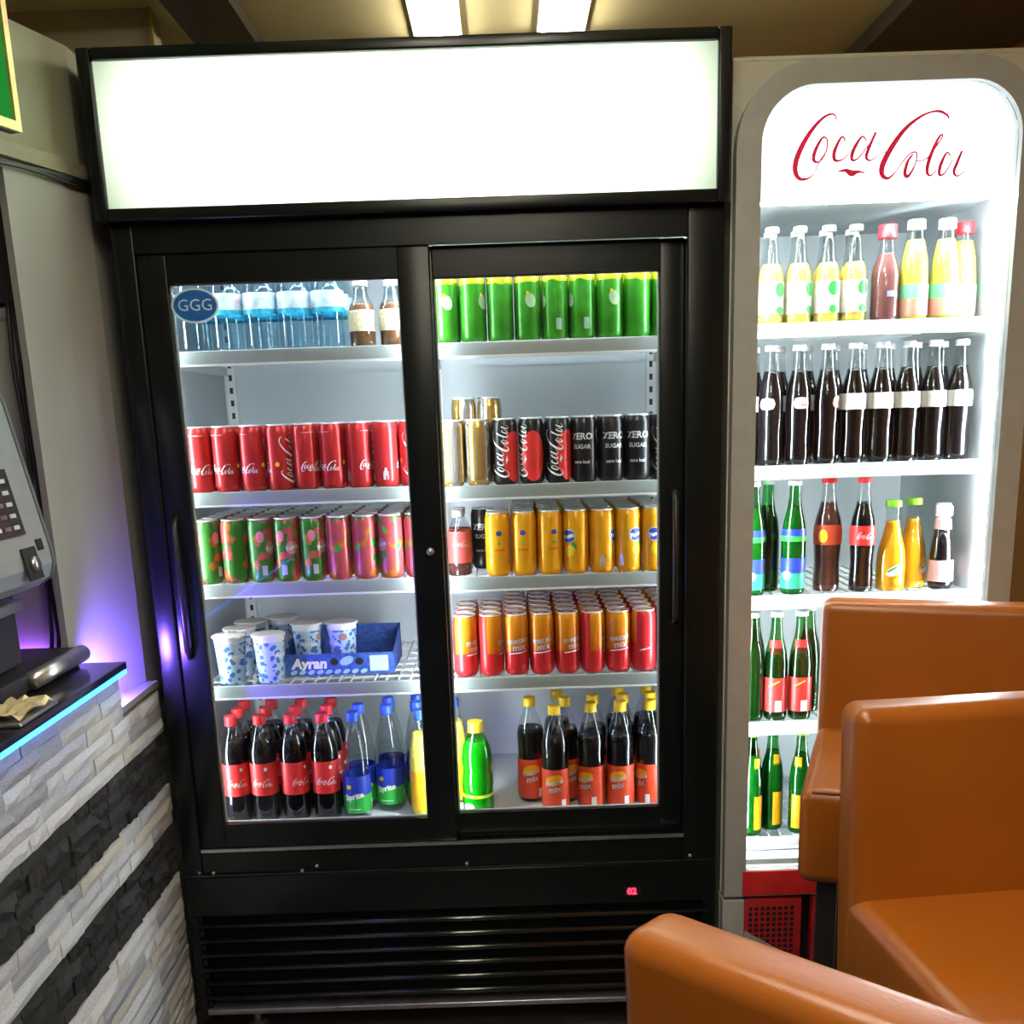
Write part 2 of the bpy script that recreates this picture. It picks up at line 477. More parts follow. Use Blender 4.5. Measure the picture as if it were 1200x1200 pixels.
# liner
ln = MB()
ln.box(XL + .031, XL + .05, 0.055, 0.62, 0.50, 1.835)
ln.box(XR - .05, XR - .031, 0.055, 0.62, 0.50, 1.835)
ln.box(XL + .05, XR - .05, 0.60, 0.62, 0.50, 1.835)
ln.box(XL + .05, XR - .05, 0.055, 0.60, 1.820, 1.835)
ln.box(XL + .05, XR - .05, 0.055, 0.60, 0.50, 0.520)
ln.build('liner', WHITE_IN, ck)
MB().bbox(XL + .052, XR - .052, 0.060, 0.072, 0.512, 0.535, 0.003).build('bottom_rail', RAIL_W, ck)
# slotted shelf standards on the back wall
for x in (-0.71, -0.17, 0.39):
    st = MB(); st.box(x - .012, x + .012, 0.59, 0.599, 0.53, 1.81)
    so = st.build('shelf_standard', RAIL_W, ck)
    sl = MB()
    for k in range(40): sl.box(x - .004, x + .004, 0.588, 0.5899, 0.545 + k * .032, 0.560 + k * .032)
    sl.build('slot', BLACK_M, so)
# outer frame
fr = MB()
fr.bbox(XL, -0.735, -0.004, 0.05, 0.42, 1.856, 0.004)
fr.bbox(0.385, XR, -0.004, 0.05, 0.42, 1.856, 0.004)
fr.box(-0.735, 0.385, 0.0, 0.05, 1.805, 1.856)
fr.box(-0.735, 0.385, 0.0, 0.05, 0.42, 0.50)
fr.build('door_surround', BLACK, ck)
for z in (1.803, 0.501):
    MB().box(-0.735, 0.385, -0.006, 0.0, z - 0.0035, z + 0.0035).build('door_track', STEEL if z < 1 else BLACK, ck)
MB().box(XL + .01, XR - .01, -0.008, -0.003, 0.4385, 0.4415).build('trim_strip', pm('dark_trim', (0.06, 0.06, 0.06), 0.25, 0.6), ck)

def sliding_door(x0, x1, gx0, gx1, y):
    dd = MB()
    z0, z1, g0, g1 = 0.503, 1.801, 0.562, 1.741
    dd.bbox(x0, gx0, y, y + .022, z0, z1, .003); dd.bbox(gx1, x1, y, y + .022, z0, z1, .003)
    dd.box(gx0, gx1, y + .001, y + .021, z0, g0); dd.box(gx0, gx1, y + .001, y + .021, g1, z1)
    do = dd.build('sliding_door', BLACK, ck)
    MB().box(gx0 - .004, gx1 + .004, y + .009, y + .013, g0 - .004, g1 + .004).build('glass_pane', GLASS, do)
    # thin pale inner gasket
    gs = MB()
    gs.box(gx0, gx0 + .003, y + .014, y + .020, g0, g1); gs.box(gx1 - .003, gx1, y + .014, y + .020, g0, g1)
    gs.box(gx0, gx1, y + .014, y + .020, g0, g0 + .003); gs.box(gx0, gx1, y + .014, y + .020, g1 - .003, g1)
    gs.build('gasket', pm('pale_gasket', (0.4, 0.42, 0.43), 0.5), do)
    return do
dl = sliding_door(-0.7349, -0.140, -0.676, -0.206, 0.002)
dr = sliding_door(-0.198, 0.3849, -0.135, 0.333, 0.026)
# long grip handles
def grip(x, z0, z1, par):
    MB().tube([(x, 0.0, z0), (x, -0.016, z0 + .02), (x, -0.018, (z0 + z1) / 2), (x, -0.016, z1 - .02), (x, 0.0, z1)], 0.007, 8).build('handle', pm('dark_handle', (0.03, 0.03, 0.03), 0.3, 0.4), par)
grip(-0.712, 0.96, 1.27, dl)
grip(0.362, 1.00, 1.29, dr)
lk = MB().tube([(-0.168, 0.002, 1.178), (-0.168, -0.008, 1.178)], 0.008, 12).build('lock', STEEL, dl)
# round sticker on left glass
stk = MB()
V = [(-0.627 + 0.049 * math.cos(a), 0.0105, 1.699 + 0.035 * math.sin(a)) for a in [2 * math.pi * i / 40 for i in range(40)]]
stk.add(V, [tuple(range(40))])
so = stk.build('sticker', pm('pale_sticker_rim', (0.62, 0.85, 0.92), 0.5, emit=None), dl, fix=False)
V = [(-0.627 + 0.0445 * math.cos(a), 0.0100, 1.699 + 0.0305 * math.sin(a)) for a in [2 * math.pi * i / 40 for i in range(40)]]
MB().add(V, [tuple(range(40))]).build('sticker_face', pm('blue_sticker', (0.01, 0.13, 0.42), 0.4), so, fix=False)
part('lettering', on_plane(text_mesh('GGG', 0.033, 0.0), lambda u, v: (-0.627 + u, 0.0095, 1.699 + v)), pm('pale_blue_letters', (0.55, 0.78, 0.9), 0.5), so)
# move sticker parts just in front of the glass
for o_ in [so] + list(so.children):
    pass

# canopy sign box
cf = MB()
cx0, cx1, cz0, cz1 = -0.797, 0.464, 1.857, 2.168
cf.bbox(cx0, -0.770, -0.035, 0.20, cz0, cz1, .004)
cf.bbox(0.438, cx1, -0.035, 0.20, cz0, cz1, .004)
cf.bbox(-0.770, 0.438, -0.035, 0.20, cz1 - .022, cz1, .004)
cf.bbox(-0.770, 0.438, -0.035, 0.20, cz0, cz0 + .024, .004)
cf.box(-0.770, 0.438, 0.19, 0.20, cz0 + .02, cz1 - .02)
can = cf.build('canopy_frame', BLACK, ck)
dm = bpy.data.materials.new('sign_diffuser'); dm.use_nodes = True
nt = dm.node_tree; nt.nodes.clear()
_o = nt.nodes.new('ShaderNodeOutputMaterial'); _t = nt.nodes.new('ShaderNodeBsdfTranslucent'); _t.inputs[0].default_value = (0.84, 1.0, 0.80, 1)
_d = nt.nodes.new('ShaderNodeBsdfDiffuse'); _d.inputs[0].default_value = (0.75, 0.8, 0.75, 1)
_m = nt.nodes.new('ShaderNodeMixShader'); _m.inputs[0].default_value = 0.3
nt.links.new(_t.outputs[0], _m.inputs[1]); nt.links.new(_d.outputs[0], _m.inputs[2]); nt.links.new(_m.outputs[0], _o.inputs[0])
sg = MB(); sg.add([(-0.7705, -0.022, cz0 + .0235), (0.4385, -0.022, cz0 + .0235), (0.4385, -0.022, cz1 - .0215), (-0.7705, -0.022, cz1 - .0215)], [(0, 1, 2, 3)])
sg.build('sign_panel', dm, ck, fix=False)
ld = bpy.data.lights.new('canopy_tube', 'AREA'); ld.shape = 'RECTANGLE'; ld.size = 0.96; ld.size_y = 0.16; ld.energy = SIGN_W; ld.color = (0.97, 1.0, 0.92)
lo = bpy.data.objects.new('canopy_tube', ld); col.objects.link(lo); lo.location = (-0.166, 0.085, 2.012); lo.rotation_euler = (R(90), 0, R(180)); lo.rotation_euler = (R(-90), 0, 0); lo.parent = ck

# cooler LED strips behind the stiles
def strip(x0, x1, y0, y1, z0, z1, mat, par, name='led_strip'):
    return MB().box(x0, x1, y0, y1, z0, z1).build(name, mat, par)
strip(XL + .051, XL + .057, 0.066, 0.080, 0.56, 1.80, LED_W, ck)
strip(XR - .057, XR - .051, 0.066, 0.080, 0.56, 1.80, LED_W, ck)
strip(-0.186, -0.154, 0.056, 0.060, 0.56, 1.80, LED_W, ck)
MB().box(-0.19, -0.15, 0.052, 0.0555, 0.53, 1.82).build('centre_post', BLACK_M, ck)
strip(XL + .06, XR - .06, 0.075, 0.095, 1.812, 1.818, LED_W, ck)

# shelves
def shelf(x0, x1, z, par, y0=0.095, y1=0.56, lip=0.028, mat=RAIL, wires=True):
    sw = MB()
    n = int((x1 - x0) / 0.028)
    for i in range(n + 1):
        x = x0 + .006 + (x1 - x0 - .012) * i / n
        sw.box(x - .0016, x + .0016, y0, y1, z - .0035, z - .0005)
    for k in range(8):
        y = y0 + .01 + (y1 - y0 - .02) * k / 7
        sw.box(x0, x1, y - .002, y + .002, z - .0075, z - .0035)
    so_ = sw.build('shelf', WIRE, par)
    rl = MB(); rl.bbox(x0, x1, y0 - .012, y0 - .001, z - lip, z + .003, .002)
    rl.build('price_rail', mat, so_)
    ed = MB(); ed.box(x0, x1, y0 - .0135, y0 - .0118, z - lip - .001, z - lip + .0035)
    ed.build('rail_edge', RAIL_W, so_)
    for x in (x0 + .004, x1 - .004):
        MB().box(x - .0015, x + .0015, y0, y1 + .03, z - .03, z - .008).build('bracket', RAIL_W, so_)
    return so_
SH = [1.611, 1.311, 1.106, 0.868]
for z in SH:
    shelf(XL + .058, -0.176, z, ck)
    shelf(-0.164, XR - .058, z - (0.004 if z in (1.311, 1.106) else 0), ck, mat=RAIL)

# lower panel, grille, feet
MB().bbox(XL, XR, -0.006, 0.02, 0.335, 0.436, .004).build('control_panel', BLACK, ck)
cpn = ck.children[-1]
MB().box(0.248, 0.285, -0.008, -0.0055, 0.355, 0.378).build('display_window', BLACK_M, cpn)
part('display_digits', on_plane(text_mesh('02', 0.022, 0.0012), lambda u, v: (0.264 + u, -0.009, 0.366 + v)), emis('red_digits', (1.0, 0.02, 0.05), 5.0), cpn)
SLATM = pm('black_gloss_slat', (0.006, 0.007, 0.008), 0.16, 0, 8, 0.15, spec=1.0)
for k in range(6):
    z = 0.318 - k * 0.0375
    # each louvre leans outward towards its lower edge
    sl = MB()
    poly = [(0.006, z), (-0.004, z), (-0.0075, z - .0010), (-0.0102, z - .0030), (-0.0118, z - .0058), (-0.012, z - .009), (-0.0108, z - .012), (0.010, z - .026), (0.016, z - .024)]
    sl.prism(poly, lambda a, b, h: (h, a, b), XL + .02, XR - .02)
    sl.sm = [False, False] + [True] * len(poly)
    sl.build('slat', SLATM, ck)
MB().box(XL + .01, XR - .01, 0.03, 0.05, 0.07, 0.334).build('grille_backing', BLACK_M, ck)
MB().box(XL, XL + .02, -0.004, 0.05, 0.09, 0.334).build('grille_frame', BLACK, ck)
MB().box(XR - .02, XR, -0.004, 0.05, 0.09, 0.334).build('grille_frame', BLACK, ck)
MB().bbox(XL + .02, XR, -0.010, 0.05, 0.078, 0.092, .003).build('kick_edge', pm('pale_metal_edge', (0.40, 0.38, 0.45), 0.3, 0.8), ck)
for x in (XL + .12, XR - .12):
    for y in (0.06, 0.62):
        MB().lathe([(0.012, 0.02), (0.012, 0.078)], 10, x, y).lathe([(0.025, 0.0), (0.025, 0.012), (0.014, 0.022)], 14, x, y).build('foot', STEEL, ck)
for x, z in ((-0.745, 0.447), (-0.712, 0.446), (-0.505, 0.444), (-0.47, 0.455), (-0.12, 0.448), (0.40, 0.450)):
    MB().tube([(x, 0.0, z), (x, -0.0065, z)], 0.004, 8).build('screw', STEEL, ck)

# ================================================================= CANS
CH, CR = 0.145, 0.0287
def can_body_mesh():
    m = MB()
    m.lathe([(0.021, 0.0), (0.0235, 0.002), (0.0275, 0.009), (CR, 0.014), (CR, CH - .018), (0.0275, CH - .011), (0.0252, CH - .005), (0.0248, CH - .003)], 22)
    me = m.mesh('can_body'); recalc(me); return me
def can_lid_mesh():
    m = MB()
    m.lathe([(0.0249, CH - .0035), (0.0258, CH - .002), (0.0258, CH), (0.0244, CH), (0.0232, CH - .005), (0.001, CH - .0045)], 22, cap=False)
    me = m.mesh('can_lid'); return me
def can_tab_mesh():
    m = MB(); VF = blob(0.016, 0.022, 0, 0.002, 8)
    V = [(u, v, CH - .0025) for u, v in VF[0]] + [(u, v, CH - .0040) for u, v in VF[0]]
    n = len(VF[0])
    m.add(V, VF[1] + [tuple(i + n for i in reversed(f)) for f in VF[1]])
    me = m.mesh('can_tab'); return me
CB, CL, CT = can_body_mesh(), can_lid_mesh(), can_tab_mesh()

def mesh_obj(name, me, mat, parent):
    me = me.copy() if (me.materials and me.materials[0] != mat) else me
    if not me.materials: me.materials.append(mat)
    elif me.materials[0] != mat:
        me.materials.clear(); me.materials.append(mat)
    o = bpy.data.objects.new(name, me); col.objects.link(o); o.parent = parent
    return o

RW = CR + 0.0004
def make_can(name, mat, prints):
    t = empty(name)
    mesh_obj('can_body', CB, mat, t)
    l = mesh_obj('can_lid', CL, ALU, t)
    mesh_obj('pull_tab', CT, ALU, l)
    for pname, VF, pmat in prints:
        part(pname, VF, pmat, t)
    return t

def plain_copy(t):
    """copy of a can too hidden to show its print: body and lid with tab only"""
    c = t.copy(); col.objects.link(c)
    for ch in t.children:
        if ch.name.startswith('can_'):
            copy_tree(ch, c)
    return c

def grad_mat(name, build):
    m = bpy.data.materials.new(name); m.use_nodes = True
    nt = m.node_tree; b = nt.nodes['Principled BSDF']
    b.inputs['Roughness'].default_value = 0.3; b.inputs['Metallic'].default_value = 0.2
    tc = nt.nodes.new('ShaderNodeTexCoord'); sp_ = nt.nodes.new('ShaderNodeSeparateXYZ')
    nt.links.new(tc.outputs['Object'], sp_.inputs[0])
    build(nt, b, tc, sp_)
    return m
def math_n(nt, op, a, b=None, c=None):
    n = nt.nodes.new('ShaderNodeMath'); n.operation = op
    for i, x in enumerate((a, b, c)):
        if x is None: continue
        if isinstance(x, (int, float)): n.inputs[i].default_value = x
        else: nt.links.new(x, n.inputs[i])
    return n.outputs[0]
def mix_n(nt, fac, a, b):
    n = nt.nodes.new('ShaderNodeMix'); n.data_type = 'RGBA'
    if isinstance(fac, (int, float)): n.inputs[0].default_value = fac
    else: nt.links.new(fac, n.inputs[0])
    for i, x in ((6, a), (7, b)):
        if isinstance(x, tuple): n.inputs[i].default_value = (*x, 1)
        else: nt.links.new(x, n.inputs[i])
    return n.outputs[2]

def b_mezzo(nt, b, tc, sp_):
    # yellow-orange upper part, red lower part, slanted border running round the can; back third wholly red
    ang = math_n(nt, 'ARCTAN2', sp_.outputs[0], math_n(nt, 'MULTIPLY', sp_.outputs[1], -1.0))
    h = math_n(nt, 'ADD', sp_.outputs[2], math_n(nt, 'MULTIPLY', math_n(nt, 'SINE', math_n(nt, 'MULTIPLY', ang, 1.0)), -0.008))
    up = math_n(nt, 'GREATER_THAN', h, 0.062)
    front = math_n(nt, 'GREATER_THAN', math_n(nt, 'COSINE', ang), -0.25)
    f = math_n(nt, 'MULTIPLY', up, front)
    grad = math_n(nt, 'MULTIPLY_ADD', sp_.outputs[2], 9.0, -0.5)
    org = mix_n(nt, grad, (0.62, 0.14, 0.01), (0.88, 0.36, 0.01))
    nt.links.new(mix_n(nt, f, (0.66, 0.025, 0.03), org), b.inputs['Base Color'])
MEZ = grad_mat('orange_red_can_print', b_mezzo)

def b_exotic(nt, b, tc, sp_):
    nz = nt.nodes.new('ShaderNodeTexNoise'); nz.inputs['Scale'].default_value = 32; nz.inputs['Detail'].default_value = 1.0
    nt.links.new(tc.outputs['Object'], nz.inputs['Vector'])
    s1 = math_n(nt, 'ADD', math_n(nt, 'MULTIPLY', sp_.outputs[0], 26.0), math_n(nt, 'MULTIPLY_ADD', nz.outputs['Fac'], 5.0, -2.3))
    f = math_n(nt, 'GREATER_THAN', s1, 0.0)
    s2 = math_n(nt, 'GREATER_THAN', nz.outputs['Fac'], 0.60)
    pink = mix_n(nt, s2, (0.50, 0.085, 0.10), (0.55, 0.17, 0.03))
    gr = mix_n(nt, s2, (0.045, 0.20, 0.03), (0.16, 0.36, 0.03))
    nt.links.new(mix_n(nt, f, gr, pink), b.inputs['Base Color'])
EXO = grad_mat('green_pink_can_print', b_exotic)

def b_green(nt, b, tc, sp_):
    nz = nt.nodes.new('ShaderNodeTexNoise'); nz.inputs['Scale'].default_value = 35
    nt.links.new(tc.outputs['Object'], nz.inputs['Vector'])
    h = math_n(nt, 'ADD', sp_.outputs[2], math_n(nt, 'MULTIPLY', nz.outputs['Fac'], 0.02))
    up = math_n(nt, 'GREATER_THAN', h, 0.132)
    g = mix_n(nt, nz.outputs['Fac'], (0.01, 0.11, 0.008), (0.05, 0.33, 0.015))
    nt.links.new(mix_n(nt, up, g, (0.42, 0.42, 0.02)), b.inputs['Base Color'])
GRN = grad_mat('green_yellow_can_print', b_green)

def b_gold(nt, b, tc, sp_):
    b.inputs['Metallic'].default_value = 0.75; b.inputs['Roughness'].default_value = 0.22
    ang = math_n(nt, 'ARCTAN2', sp_.outputs[0], math_n(nt, 'MULTIPLY', sp_.outputs[1], -1.0))
    f = math_n(nt, 'GREATER_THAN', math_n(nt, 'SINE', math_n(nt, 'MULTIPLY_ADD', ang, 3.0, 0.6)), 0.35)
    nt.links.new(mix_n(nt, f, (0.66, 0.44, 0.14), (0.60, 0.58, 0.55)), b.inputs['Base Color'])
GLD = grad_mat('gold_silver_can_print', b_gold)

def sc2(VF, k): return [(u * k, v * k) for u, v in VF[0]], VF[1]
def off(VF, du, dv): return [(u + du, v + dv) for u, v in VF[0]], VF[1]
def rot2(VF, a):
    c, s = math.cos(a), math.sin(a)
    return [(u * c - v * s, u * s + v * c) for u, v in VF[0]], VF[1]
cc_small = strokes_mesh([[(x, y, wd * 1.5) for x, y, wd in s_] for s_ in COCA], 0.0205, 3)
cc_big = strokes_mesh([[(x, y, wd * 1.25) for x, y, wd in s_] for s_ in COCA], 0.040, 3)

# white deposit-bottle icon
def icon(r, zc, th):
    return wrap(([(-.006, -.013), (.006, -.013), (.006, .004), (.0025, .008), (.0025, .013), (-.0025, .013), (-.0025, .008), (-.006, .004)], [tuple(range(8))]), r, zc, th)

FX = {}
FX['red'] = make_can('cola_can', RED, [
    ('lettering', wrap(cc_small, RW, 0.052, -0.15), WHITE),
    ('lettering_upright', wrap(cc_big, RW, 0.074, 2.3, True), WHITE),
    ('thin_band', wrap(rect(0.035, 0.0016, 0, 0, 8), RW, 0.125, -0.4), pm('pale_pink_print', (0.75, 0.35, 0.35), 0.4)),
    ('deposit_icon', icon(RW, 0.03, -2.2), SILVERPRINT),
    ('yellow_seal', wrap(blob(0.010, 0.010), RW, 0.058, 1.35), YELLOWP)])
FX['zero'] = make_can('cola_can', BLACKCAN, [
    ('red_disc', wrap(blob(0.056, 0.110, 0.012, 0, 14), RW, 0.062, 0.55), REDL),
    ('lettering_upright', wrap(cc_big, RW + .0003, 0.074, -0.25, True), WHITE),
    ('lettering', wrap(text_mesh('ZERO', 0.020, 0.0006), RW, 0.100, -2.2), SILVERPRINT),
    ('small_print', wrap(text_mesh('SUGAR', 0.013, 0.0004), RW, 0.078, -2.2), SILVERPRINT),
    ('small_print_lower', wrap(text_mesh('zero kcal', 0.010, 0.0003), RW, 0.045, -2.2), SILVERPRINT)])
FX['gold'] = make_can('gold_can', GLD, [])
FX['gold_far'] = FX['gold']
FX['exo'] = make_can('fruit_soda_can', EXO, [
    ('logo_disc', wrap(blob(0.030, 0.030), RW, 0.078, 0.0), pm('dusty_rose_print', (0.55, 0.24, 0.22), 0.4)),
    ('lettering', wrap(rot2(text_mesh('Fanta', 0.0135, 0.0008), 0.25), RW + .0003, 0.078, 0.0), SILVERPRINT),
    ('leaf', wrap(rot2(blob(0.010, 0.017), 0.4), RW, 0.112, 0.4), GREENP),
    ('leaf', wrap(rot2(blob(0.012, 0.020), -0.5), RW, 0.072, 1.5), GREENP),
    ('fruit_patch', wrap(blob(0.018, 0.026), RW, 0.104, -0.9), pm('pink_print', (0.72, 0.22, 0.25), 0.4)),
    ('barcode', wrap(rect(0.012, 0.022), RW, 0.028, -0.7), SILVERPRINT)])
FX['orange'] = make_can('orange_soda_can', ORANGE, [
    ('logo_disc', wrap(blob(0.036, 0.032), RW, 0.086, 0.0), pm('pale_blue_print', (0.55, 0.62, 0.75), 0.4)),
    ('logo_patch', wrap(blob(0.031, 0.027), RW + .0002, 0.086, 0.0), BLUEP),
    ('lettering', wrap(rot2(text_mesh('Fanta', 0.0130, 0.0007), 0.25), RW + .0004, 0.086, 0.0), WHITE),
    ('fruit_slice', wrap(blob(0.026, 0.026), RW, 0.053, 0.1), YELLOWP),
    ('leaf', wrap(rot2(blob(0.010, 0.016), 0.6), RW + .0002, 0.066, 0.5), GREENP),
    ('deposit_icon', icon(RW, 0.03, -1.2), SILVERPRINT),
    ('small_logo', wrap(blob(0.014, 0.011), RW, 0.098, 2.4), BLUEP),
    ('small_print', wrap(text_mesh('ORANGE', 0.006, 0.0002), RW, 0.060, 2.4), REDL),
    ('green_seal', wrap(blob(0.007, 0.007), RW, 0.075, 2.4), GREENP)])
FX['mezzo'] = make_can('cola_mix_can', MEZ, [
    ('lettering', wrap(rot2(text_mesh('mezzo', 0.0185, 0.0005), 0.12), RW, 0.083, 0.0), SILVERPRINT),
    ('lettering_lower', wrap(rot2(text_mesh('mix', 0.0215, 0.0006), 0.12), RW, 0.067, 0.1), SILVERPRINT),
    ('swoosh', wrap(rot2(rect(0.046, 0.0022, 0, 0, 8), 0.12), RW, 0.0545, 0.0), WHITE),
    ('small_print', wrap(rot2(text_mesh('mezzo mix', 0.006, 0.0003), 0.2), RW, 0.054, 2.6), WHITE)])
FX['green'] = make_can('green_soda_can', GRN, [
    ('logo_patch', wrap(rot2(blob(0.024, 0.030), 0.3), RW, 0.085, 0.2), pm('pale_green_print', (0.30, 0.45, 0.25), 0.4)),
    ('small_dot', wrap(blob(0.007, 0.007), RW + .0002, 0.10, 0.0), ORANGE),
    ('barcode', wrap(rect(0.012, 0.024), RW, 0.035, 1.6), pm('grey_green_print', (0.25, 0.42, 0.30), 0.4))])

used = {}
def put_can(key, x, y, z, rz, label, group, cat='can', prints=True):
    t = FX[key]
    if not used.get(key):
        used[key] = True; o = t
    else:
        o = copy_tree(t) if prints else plain_copy(t)
    o.location = (x, y, z); o.rotation_euler = (0, 0, rz)
    tag(o, label, cat, group)
    return o

E_ = 0.0008
ORD = ['front', 'second', 'third', 'fourth', 'fifth', 'sixth']
P_ = 0.0595
zr = lambda i: SH[i] - (0.004 if i in (1, 2) else 0)
# red cola cans, second shelf left
rots = [0.45, -0.1, -0.3, -1.35, 0.9, -0.2, 1.3, 2.25, -2.3, 0.4]
for i in range(9):
    put_can('red', -0.683 + P_ * i, 0.130, SH[1] + E_, rots[i], {3: 'front red cola can turned to show large upright white lettering', 7: 'front red cola can turned to show a small white bottle icon'}.get(i, 'front red cola can showing white script across its lower half'), 'red cans on the second shelf')
for i in range(9):
    put_can('red', -0.683 + P_ * i, 0.192, SH[1] + E_, 0, 'red cola can standing behind the front row of red cans', 'red cans behind the front row', prints=False)
# gold and black cans, second shelf right
for j in range(2):
    put_can('gold', -0.118 + P_ * j, 0.130, zr(1) + E_, 0.5 * j, 'gold and silver can standing on the shelf beside the black cans', 'gold cans on the shelf')
for r_ in range(1, 2):
    for j in range(2):
        put_can('gold', -0.118 + P_ * j, 0.130 + .062 * r_, zr(1) + E_, 0.3 * r_, 'gold and silver can hidden behind the front gold cans', 'gold cans in the rows behind', prints=False)
for j in range(2):
    o = put_can('gold', -0.092 + P_ * j, 0.258, zr(1) + E_, 1.1 * j, 'taller gold can whose top rises behind the gold and black cans', 'tall gold cans at the back')
    o.scale = (1, 1, 1.34)
zrot = [-0.2, -0.85, -0.15, 1.9, 2.35, 2.1, -0.35]
for k in range(7):
    put_can('zero', 0.001 + P_ * k, 0.130, zr(1) + E_, zrot[k], 'front black cola can with its whole red disc facing the door' if k == 1 else 'front black cola can turned to small grey block lettering' if k in (3, 4, 5) else 'front black cola can with upright white script and part of its red disc', 'black cans on the second shelf')
for r_ in range(1, 2):
    for k in range(7):
        put_can('zero', 0.001 + P_ * k, 0.130 + .062 * r_, zr(1) + E_, 0.3 * k, 'black cola can behind the front row of black cans', 'black cans behind the front row', prints=False)
# fruit soda cans, third shelf left
erot = [1.3, 1.9, 0.6, 0.1, 0.5, -0.7, -1.2, 0.0, -1.6]
for i in range(9):
    g = i < 5
    put_can('exo', -0.683 + P_ * i, 0.130, SH[2] + E_, erot[i] + (0.5 if g else -0.8),
            ('fruit soda can turned to its mostly green side, below the red cola cans' if g else 'fruit soda can turned to its pink and orange side, below the red cola cans'),
            ('green-turned fruit soda cans' if g else 'pink-turned fruit soda cans'))
for r_ in range(1, 6):
    for i in range(9):
        put_can('exo', -0.683 + P_ * i, 0.130 + .062 * r_, SH[2] + E_, erot[(i + r_) % 9], 'green and pink fruit soda can, %s row counting from the door' % ORD[r_], 'fruit soda cans in the %s row' % ORD[r_], prints=False)
# orange soda cans, third shelf right
orot = [-2.3, -2.5, -2.1, -0.7, 1.15, 0.55, -0.05, 0.9]
for k in range(7):
    put_can('orange', -0.022 + P_ * k, 0.130, zr(2) + E_, orot[k], 'front orange soda can turned to its small blue and green dots' if k < 3 else 'front orange soda can turned to its pale bottle icon' if k == 4 else 'front orange soda can with its round blue logo in view', 'orange cans in the front row')
for r_ in range(1, 6):
    for k in range(7):
        if k == 0 and r_ > 1: continue
        put_can('orange', -0.022 + P_ * k, 0.130 + .062 * r_, zr(2) + E_, 0.4 * k, 'orange soda can, %s row counting from the door' % ORD[r_], 'orange cans in the %s row' % ORD[r_], prints=False)
put_can('zero', -0.058, 0.262, zr(2) + E_, 2.2, 'single black cola can tucked behind the leftmost orange soda cans'.replace('leftmost ', 'first '), None)
# cola-mix cans, fourth shelf right
mrot = [0.9, 1.5, 0.1, 0.0, 0.5, 1.55, 0.0, -2.6, -2.9]
for k in range(9):
    lab = ('front orange and red can turned to its wholly red back' if k > 6 else 'front orange and red can turned to its upright colour seam' if k in (1, 5) else 'front orange and red can with silver lettering facing the door', 'orange and red cans in the front row')
    put_can('mezzo', -0.106 + P_ * k if k < 8 else 0.371, 0.130, SH[3] + E_, mrot[k], *lab)
for r_ in range(1, 6):
    for k in range(9):
        if r_ >= 4 and k < 2: continue
        put_can('mezzo', -0.106 + P_ * k if k < 8 else 0.371, 0.130 + .062 * r_, SH[3] + E_, 0.9 * k + r_, 'orange and red can showing its lid, %s row counting from the door' % ORD[r_], 'orange and red cans in the %s row' % ORD[r_], prints=False)
# green cans, top shelf right
for k in range(9):
    put_can('green', -0.118 + P_ * k, 0.130, SH[0] + E_, 0.7 * k * k, 'green soda can with yellow top in the front row of the top shelf', 'green cans on the top shelf')
for k in range(9):
    put_can('green', -0.118 + P_ * k, 0.192, SH[0] + E_, 1.3 * k, 'green soda can in the second row of the top shelf', 'green cans behind the front row', prints=False)

# ================================================================= BOTTLES
def make_bottle(name, prof, shell, fill=None, fill_mat=None, cap=None, labels=(), n=22, extra=(), inset=0.0012):
    """prof: [(r,z)] of the shell; cap: (r, z0, z1, mat, ribs); labels: [(z0, z1, mat)]"""
    t = empty(name)
    MB().lathe(prof, n).build('bottle_body', shell, t)
    def rad(z):
        for (r0, a), (r1, b) in zip(prof, prof[1:]):
            if a <= z <= b and b > a: return r0 + (r1 - r0) * (z - a) / (b - a)
        return prof[-1][0]
    if fill:
        lp = [(max(r - inset, .002), max(z, 0.0015)) for r, z in prof if z < fill] + [(rad(fill) - inset, fill)]
        MB().lathe(lp, n).build('drink', fill_mat, t)
    if cap:
        r, z0, z1, cm = cap
        MB().lathe([(r * 1.03, z0), (r, z0 + .003), (r, z1 - .002), (r * .9, z1)], 18).build('cap', cm, t)
    for q, (z0, z1, lm) in enumerate(labels):
        zs = sorted({z0, z1, *[z for r, z in prof if z0 < z < z1]})
        MB().lathe([(rad(z) + .0005, z) for z in zs], n, cap=False).build('label_band', lm, t)
    for pname, VF, pmat in extra:
        part(pname, VF, pmat, t)
    return t

BX = {}; bused = {}
def put_bottle(key, x, y, z, rz, label, group=None, cat='bottle'):
    t = BX[key]
    o = t if not bused.get(key) else copy_tree(t)
    bused[key] = True
    o.location = (x, y, z + E_); o.rotation_euler = (0, 0, rz)
    if 'group' in o and group is None: del o['group']
    return tag(o, label, cat, group)

